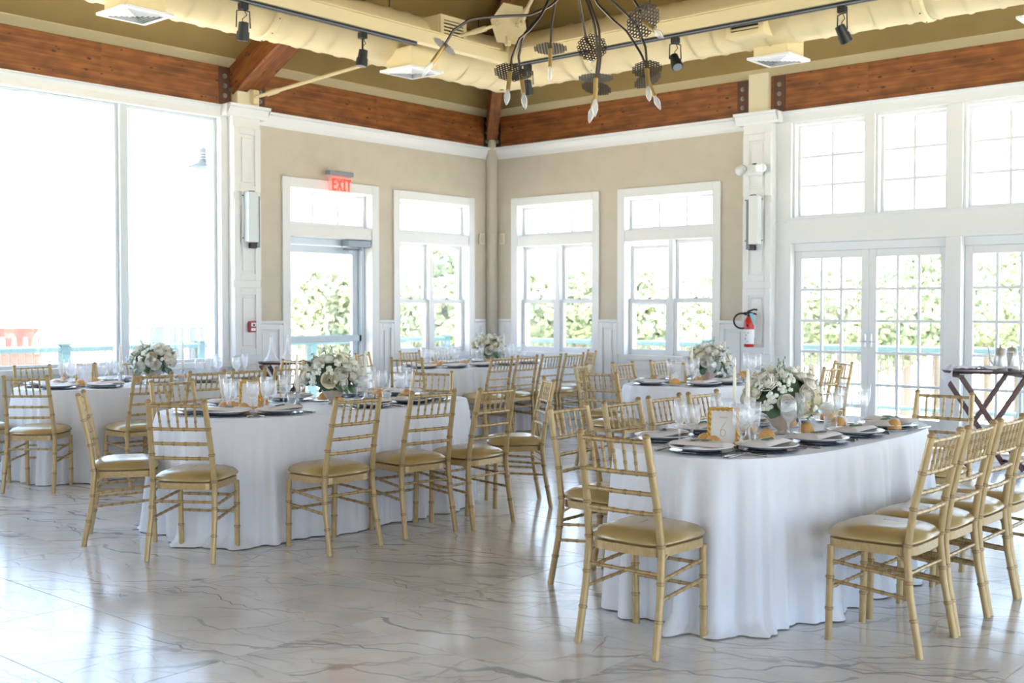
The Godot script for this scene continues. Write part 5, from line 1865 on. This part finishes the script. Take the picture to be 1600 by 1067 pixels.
func build_chandelier() -> void:
	var D := 6.6
	var hub := at_depth(893, -95, D)
	var t := thing("chandelier", "dark wrought chandelier of curving arms with pierced discs and candle bulbs", "chandelier", hub)
	var b := MB.new()
	b.lathe([Vector2(0, -0.12), Vector2(0.05, -0.1), Vector2(0.1, -0.02), Vector2(0.1, 0.04), Vector2(0.03, 0.12), Vector2(0.015, 0.2), Vector2(0.015, 2.2), Vector2(0, 2.2)], 18)
	obj("hub", b, M.pewter, t)
	var disc := perforated(0.095).mesh()
	# each arm: pixels along it with depths, disc tilt, direction of the bulb in the picture and towards the room
	var arms := [
		{"p": [[905, -60, 0.0], [860, 10, -0.2], [790, 25, -0.4], [735, 30, -0.5], [708, 48, -0.5], [694, 72, -0.5]], "n": Vector3(-0.55, -0.8, 0.1), "s": 0.8},
		{"p": [[880, -60, 0.0], [845, 25, -0.3], [812, 60, -0.4], [800, 90, -0.4], [797, 113, -0.4]], "n": Vector3(-0.1, -0.95, 0.35), "s": 1.0},
		{"p": [[880, -60, 0.0], [848, 20, -0.2], [818, 55, -0.2], [810, 90, -0.2], [814, 117, -0.2]], "n": Vector3(0.12, -0.97, 0.2), "s": 0.8},
		{"p": [[890, -60, 0.0], [868, 0, 0.3], [862, 40, 0.3], [860, 76, 0.3]], "n": Vector3(-0.02, -1.0, 0.12), "s": 1.15},
		{"p": [[895, -60, 0.0], [905, 0, 0.5], [912, 40, 0.7], [917, 65, 0.8], [925, 74, 0.75]], "n": Vector3(0.05, -0.25, -0.95), "s": 1.1},
		{"p": [[895, -60, 0.0], [916, 0, -0.5], [930, 45, -0.6], [935, 90, -0.6], [931, 122, -0.6]], "n": Vector3(-0.03, -1.0, 0.04), "s": 1.05},
		{"p": [[897, -60, 0.0], [920, 0, -0.3], [936, 45, -0.35], [938, 95, -0.35], [932, 138, -0.35]], "n": Vector3(-0.2, -0.95, 0.2), "s": 0.95},
		{"p": [[900, -60, 0.0], [935, 8, -0.1], [980, 50, -0.2], [1002, 85, -0.3], [1011, 108, -0.3]], "n": Vector3(0.02, -0.95, 0.35), "s": 0.95},
		{"p": [[903, -60, 0.0], [960, 5, 0.2], [995, 40, 0.1], [1009, 75, 0.05], [1012, 125, 0.05]], "n": Vector3(0.32, -0.9, 0.3), "s": 0.95},
		{"p": [[905, -60, 0.0], [950, -25, -0.4], [985, -8, -0.5], [998, 12, -0.55], [1005, 33, -0.55]], "n": Vector3(0.42, -0.6, 0.65), "s": 1.15},
	]
	for a in arms:
		var ps := []
		for q in a.p: ps.append(at_depth(q[0], q[1], D + q[2]) - hub)
		var cv := Curve3D.new()
		for k in ps.size():
			var tan: Vector3 = (ps[mini(k + 1, ps.size() - 1)] - ps[maxi(k - 1, 0)]) * 0.26
			cv.add_point(ps[k], -tan, tan)
		var pts := []
		for k in 25: pts.append(cv.sample_baked(cv.get_baked_length() * k / 24.0))
		var m := MB.new()
		m.tube(pts, 0.0075, 8)
		var arm := obj("arm", m, M.pewter, t)
		var d: Vector3 = (cam_basis * (a.n as Vector3)).normalized()
		var e: Vector3 = pts[-1]
		var ob := obj("pierced_disc", disc, M.pewter, t)
		ob.transform = on_normal(e, -d, a.s, 0.3)
		var sl := MB.new()
		sl.cyl(e, e + d * 0.115, 0.0125, 0.0125, 12)
		obj("candle_sleeve", sl, M.brass, arm)
		var bu := MB.new()
		var f := bu.frame_of(d)
		var basis := Basis(f[0], d, -f[1])
		var lb := MB.new()
		lb.lathe([Vector2(0.009, 0.0), Vector2(0.011, 0.012), Vector2(0.0185, 0.035), Vector2(0.0175, 0.055), Vector2(0.01, 0.08), Vector2(0.003, 0.094), Vector2(0, 0.096)], 14)
		bu.moved(Transform3D(basis, e + d * 0.115), lb)
		obj("bulb", bu, M.bulb, arm)
		var fi := MB.new()
		fi.cyl(e + d * 0.118, e + d * 0.165, 0.0035, 0.002, 6)
		obj("filament", fi, M.silver, arm)

# ---------------------------------------------------------------- outside
func railing(label: String, w: int, off: float, s0: float, s1: float, posts: Array) -> void:
	var t := thing("deck_railing", label, "railing")
	wpart("top_rail", t, M.teal, w, s0, s1, 0.80, 0.89, -off - 0.06, -off + 0.06, 0.02)
	wpart("lower_rail", t, M.teal, w, s0, s1, -0.06, 0.0, -off - 0.03, -off + 0.03, 0.01)
	for p in posts:
		var b := MB.new()
		wbox(b, w, p - 0.07, p + 0.07, -0.17, 0.90, -off - 0.07, -off + 0.07, 0.012)
		wbox(b, w, p - 0.085, p + 0.085, 0.90, 0.94, -off - 0.085, -off + 0.085, 0.012)
		obj("post", b, M.teal, t)
	var m := MB.new()
	m.box(Vector3(-0.009, -0.03, -0.009), Vector3(0.009, 0.82, 0.009))
	var ms := m.mesh()
	var s := s0 + 0.055
	while s < s1:
		obj("baluster", ms, M.baluster, t, W(w, s, 0.0, -off))
		s += 0.112

func crown_mesh(sd: int, r: Vector3, leaves: int, size: float) -> MB:
	var rr := RandomNumberGenerator.new()
	rr.seed = sd
	var m := MB.new()
	var lumps := []
	for k in 14: lumps.append([Vector3(rr.randfn() * 0.45, rr.randfn() * 0.4, rr.randfn() * 0.45) * r, rr.randf_range(0.3, 0.55)])
	for k in leaves:
		var l: Array = lumps[rr.randi() % lumps.size()]
		var d := Vector3(rr.randfn(), rr.randfn(), rr.randfn()).normalized()
		var p: Vector3 = l[0] + d * r * l[1] * rr.randf_range(0.75, 1.05)
		var x := Vector3(rr.randfn(), rr.randfn(), rr.randfn()).normalized() * size * rr.randf_range(0.7, 1.3)
		var y := x.cross(d + Vector3(0.1, 0.2, 0.05)).normalized() * size * 0.6
		m.quad(p - x, p - y, p + x, p + y)
	return m

func build_outside() -> void:
	var dk := struct("trim_20", "pale concrete deck round the outside of the hall", "deck")
	var b := MB.new()
	b.box(Vector3(-22, -0.35, -5.6), Vector3(5.0, -0.17, -0.25))
	b.box(Vector3(0.25, -0.35, -0.25), Vector3(5.0, -0.17, 20))
	obj("slab", b, M.deck, dk)
	var gr := struct("trim_21", "pale level ground beyond the deck", "ground")
	var g := MB.new()
	g.quad(Vector3(-250, -4.0, 250), Vector3(250, -4.0, 250), Vector3(250, -4.0, -250), Vector3(-250, -4.0, -250))
	obj("ground_plane", g, M.ground, gr)
	railing("pale teal deck railing seen through the big window and exit door", 0, 5.35, -4.7, 9.0, [-4.6, -1.2, 1.1, 3.4, 5.7, 8.0])
	railing("pale teal deck railing seen through the windows and glazed doors", 1, 4.72, -5.0, 8.6, [-4.0, -1.7, 0.6, 3.42, 5.6, 7.9])
	# lantern hung from the eave outside the big window
	var lp := at_depth(318, 262, 12.4)
	var la := thing("porch_lamp", "pale enamel shade lamp hanging outside the big window", "lamp", lp)
	var sh := MB.new()
	sh.lathe([Vector2(0.17, 0.0), Vector2(0.165, 0.012), Vector2(0.06, 0.055), Vector2(0.05, 0.08), Vector2(0.05, 0.2), Vector2(0.02, 0.22), Vector2(0.0, 0.22)], 20)
	obj("shade", sh, M.pavilion, la)
	var rd := MB.new()
	rd.cyl(Vector3(0, 0.2, 0), Vector3(0, BEAM_TOP + SLOPE * lp.z - 0.03 - lp.y, 0), 0.012, 0.012, 8)
	obj("stem", rd, M.white, la)
	for k in 3:
		var q := MB.new()
		q.lathe([Vector2(0.05, 0.09 + k * 0.03), Vector2(0.075, 0.095 + k * 0.03), Vector2(0.05, 0.1 + k * 0.03)], 16)
		obj("fin", q, M.white, la)
	# brick building with pale roof and two vents, beyond the water
	var far := 70.0
	var bd := thing("brick_building", "pink brick building with pale roof and two roof vents", "building", at_depth(-20, 560, far) * Vector3(1, 0, 1) + Vector3(0, -4, 0), deg_to_rad(-49.2))
	var h := 4.3
	var hb := MB.new()
	hb.box(Vector3(-3.6, 0, -6), Vector3(3.4, h, 0))
	obj("brick_wall", hb, M.brick, bd)
	var rf := MB.new()
	rf.hexa([Vector3(-3.8, h, 0.2), Vector3(3.6, h, 0.2), Vector3(3.6, h, -6.2), Vector3(-3.8, h, -6.2), Vector3(-3.8, h + 1.1, -2.9), Vector3(2.6, h + 1.1, -2.9), Vector3(2.6, h + 1.1, -3.1), Vector3(-3.8, h + 1.1, -3.1)])
	obj("roof", rf, M.roof_pale, bd)
	for x in [-0.2, 1.7]:
		var v := MB.new()
		v.lathe([Vector2(0.09, 0.0), Vector2(0.09, 0.45), Vector2(0.12, 0.5), Vector2(0.0, 0.62)], 10, Vector3(x, h + 1.0, -2.6))
		obj("roof_vent", v, M.pavilion, bd)
	for x in [0.3, 1.0, 1.7, 2.4, 3.0]:
		var w := MB.new()
		w.box(Vector3(x - 0.14, h - 1.6, 0.0), Vector3(x + 0.14, h - 0.7, 0.03))
		w.cyl(Vector3(x, h - 0.7, 0.0), Vector3(x, h - 0.7, 0.03), 0.14, 0.14, 14)
		obj("arched_window", w, M.pavilion, bd)
	# long white shed
	var sd := thing("white_shed", "long white shed with pale gabled roof beside the brick building", "building", at_depth(105, 560, far * 0.9) * Vector3(1, 0, 1) + Vector3(0, -4, 0), deg_to_rad(-49.2))
	var s1 := MB.new()
	s1.box(Vector3(-1.5, 0, -5), Vector3(2.4, 4.0, 0))
	obj("wall", s1, M.roof_pale, sd)
	var s2 := MB.new()
	s2.hexa([Vector3(-1.7, 4.0, 0.2), Vector3(2.6, 4.0, 0.2), Vector3(2.6, 4.0, -5.2), Vector3(-1.7, 4.0, -5.2), Vector3(-1.7, 5.2, -2.4), Vector3(1.0, 5.2, -2.4), Vector3(1.0, 5.2, -2.6), Vector3(-1.7, 5.2, -2.6)])
	obj("roof", s2, M.roof_pale, sd)
	# grey open pavilion with columns
	var pv := thing("open_pavilion", "blue grey open pavilion with arched bays beyond the railing", "building", at_depth(240, 560, 85) * Vector3(1, 0, 1) + Vector3(0, -4, 0), deg_to_rad(-49.2))
	var p1 := MB.new()
	p1.hexa([Vector3(-5.0, 4.2, 1.5), Vector3(6.0, 4.2, 1.5), Vector3(6.0, 4.2, -6), Vector3(-5.0, 4.2, -6), Vector3(-4.0, 5.0, -1), Vector3(5.0, 5.0, -1), Vector3(5.0, 5.0, -3), Vector3(-4.0, 5.0, -3)])
	obj("roof", p1, M.pavilion, pv)
	var p2 := MB.new()
	p2.box(Vector3(-4.8, 0.0, -5.5), Vector3(5.8, 4.2, -5.2))
	obj("back_wall", p2, M.pavilion, pv)
	for k in 8:
		var c := MB.new()
		c.box(Vector3(-4.8 + k * 1.5, 0, 1.0), Vector3(-4.5 + k * 1.5, 4.2, 1.3))
		obj("column", c, M.roof_pale, pv)
	# trees and shrubs
	var meshes := [crown_mesh(1, Vector3(1.5, 1.0, 1.5), 6000, 0.10), crown_mesh(2, Vector3(1.7, 1.1, 1.7), 6000, 0.105), crown_mesh(3, Vector3(1.2, 1.25, 1.2), 6000, 0.095)]
	var trees := [[515, 512, 30.0, 0], [570, 505, 25.0, 1], [655, 510, 24.0, 1], [708, 478, 27.0, 2], [838, 502, 30.0, 0], [905, 496, 26.0, 1], [985, 512, 31.0, 2], [1030, 508, 25.0, 0], [1092, 492, 29.0, 1], [1265, 508, 33.0, 0], [1312, 490, 27.0, 1], [1372, 505, 32.0, 2], [1420, 505, 25.0, 0], [1462, 478, 29.0, 2], [1540, 500, 26.0, 1], [1592, 485, 30.0, 2]]
	var k := 0
	for q in trees:
		var c := at_depth(q[0], q[1], q[2])
		var tr := thing("deciduous_tree", "leafy green tree paled for outdoor glare beyond the deck railing", "tree", Vector3(c.x, -4.0, c.z), k * 1.3, "trees beyond the deck railing")
		var m := MB.new()
		m.tube([Vector3(0, 0, 0), Vector3(0.1, (c.y + 4.0) * 0.5, 0.05), Vector3(0, c.y + 4.0, 0)], [0.18, 0.13, 0.06], 8)
		obj("trunk", m, M.trunk, tr)
		obj("foliage", meshes[q[3]], M.foliage if k % 3 != 1 else M.foliage_light, tr, Vector3(0, c.y + 4.0, 0))
		k += 1
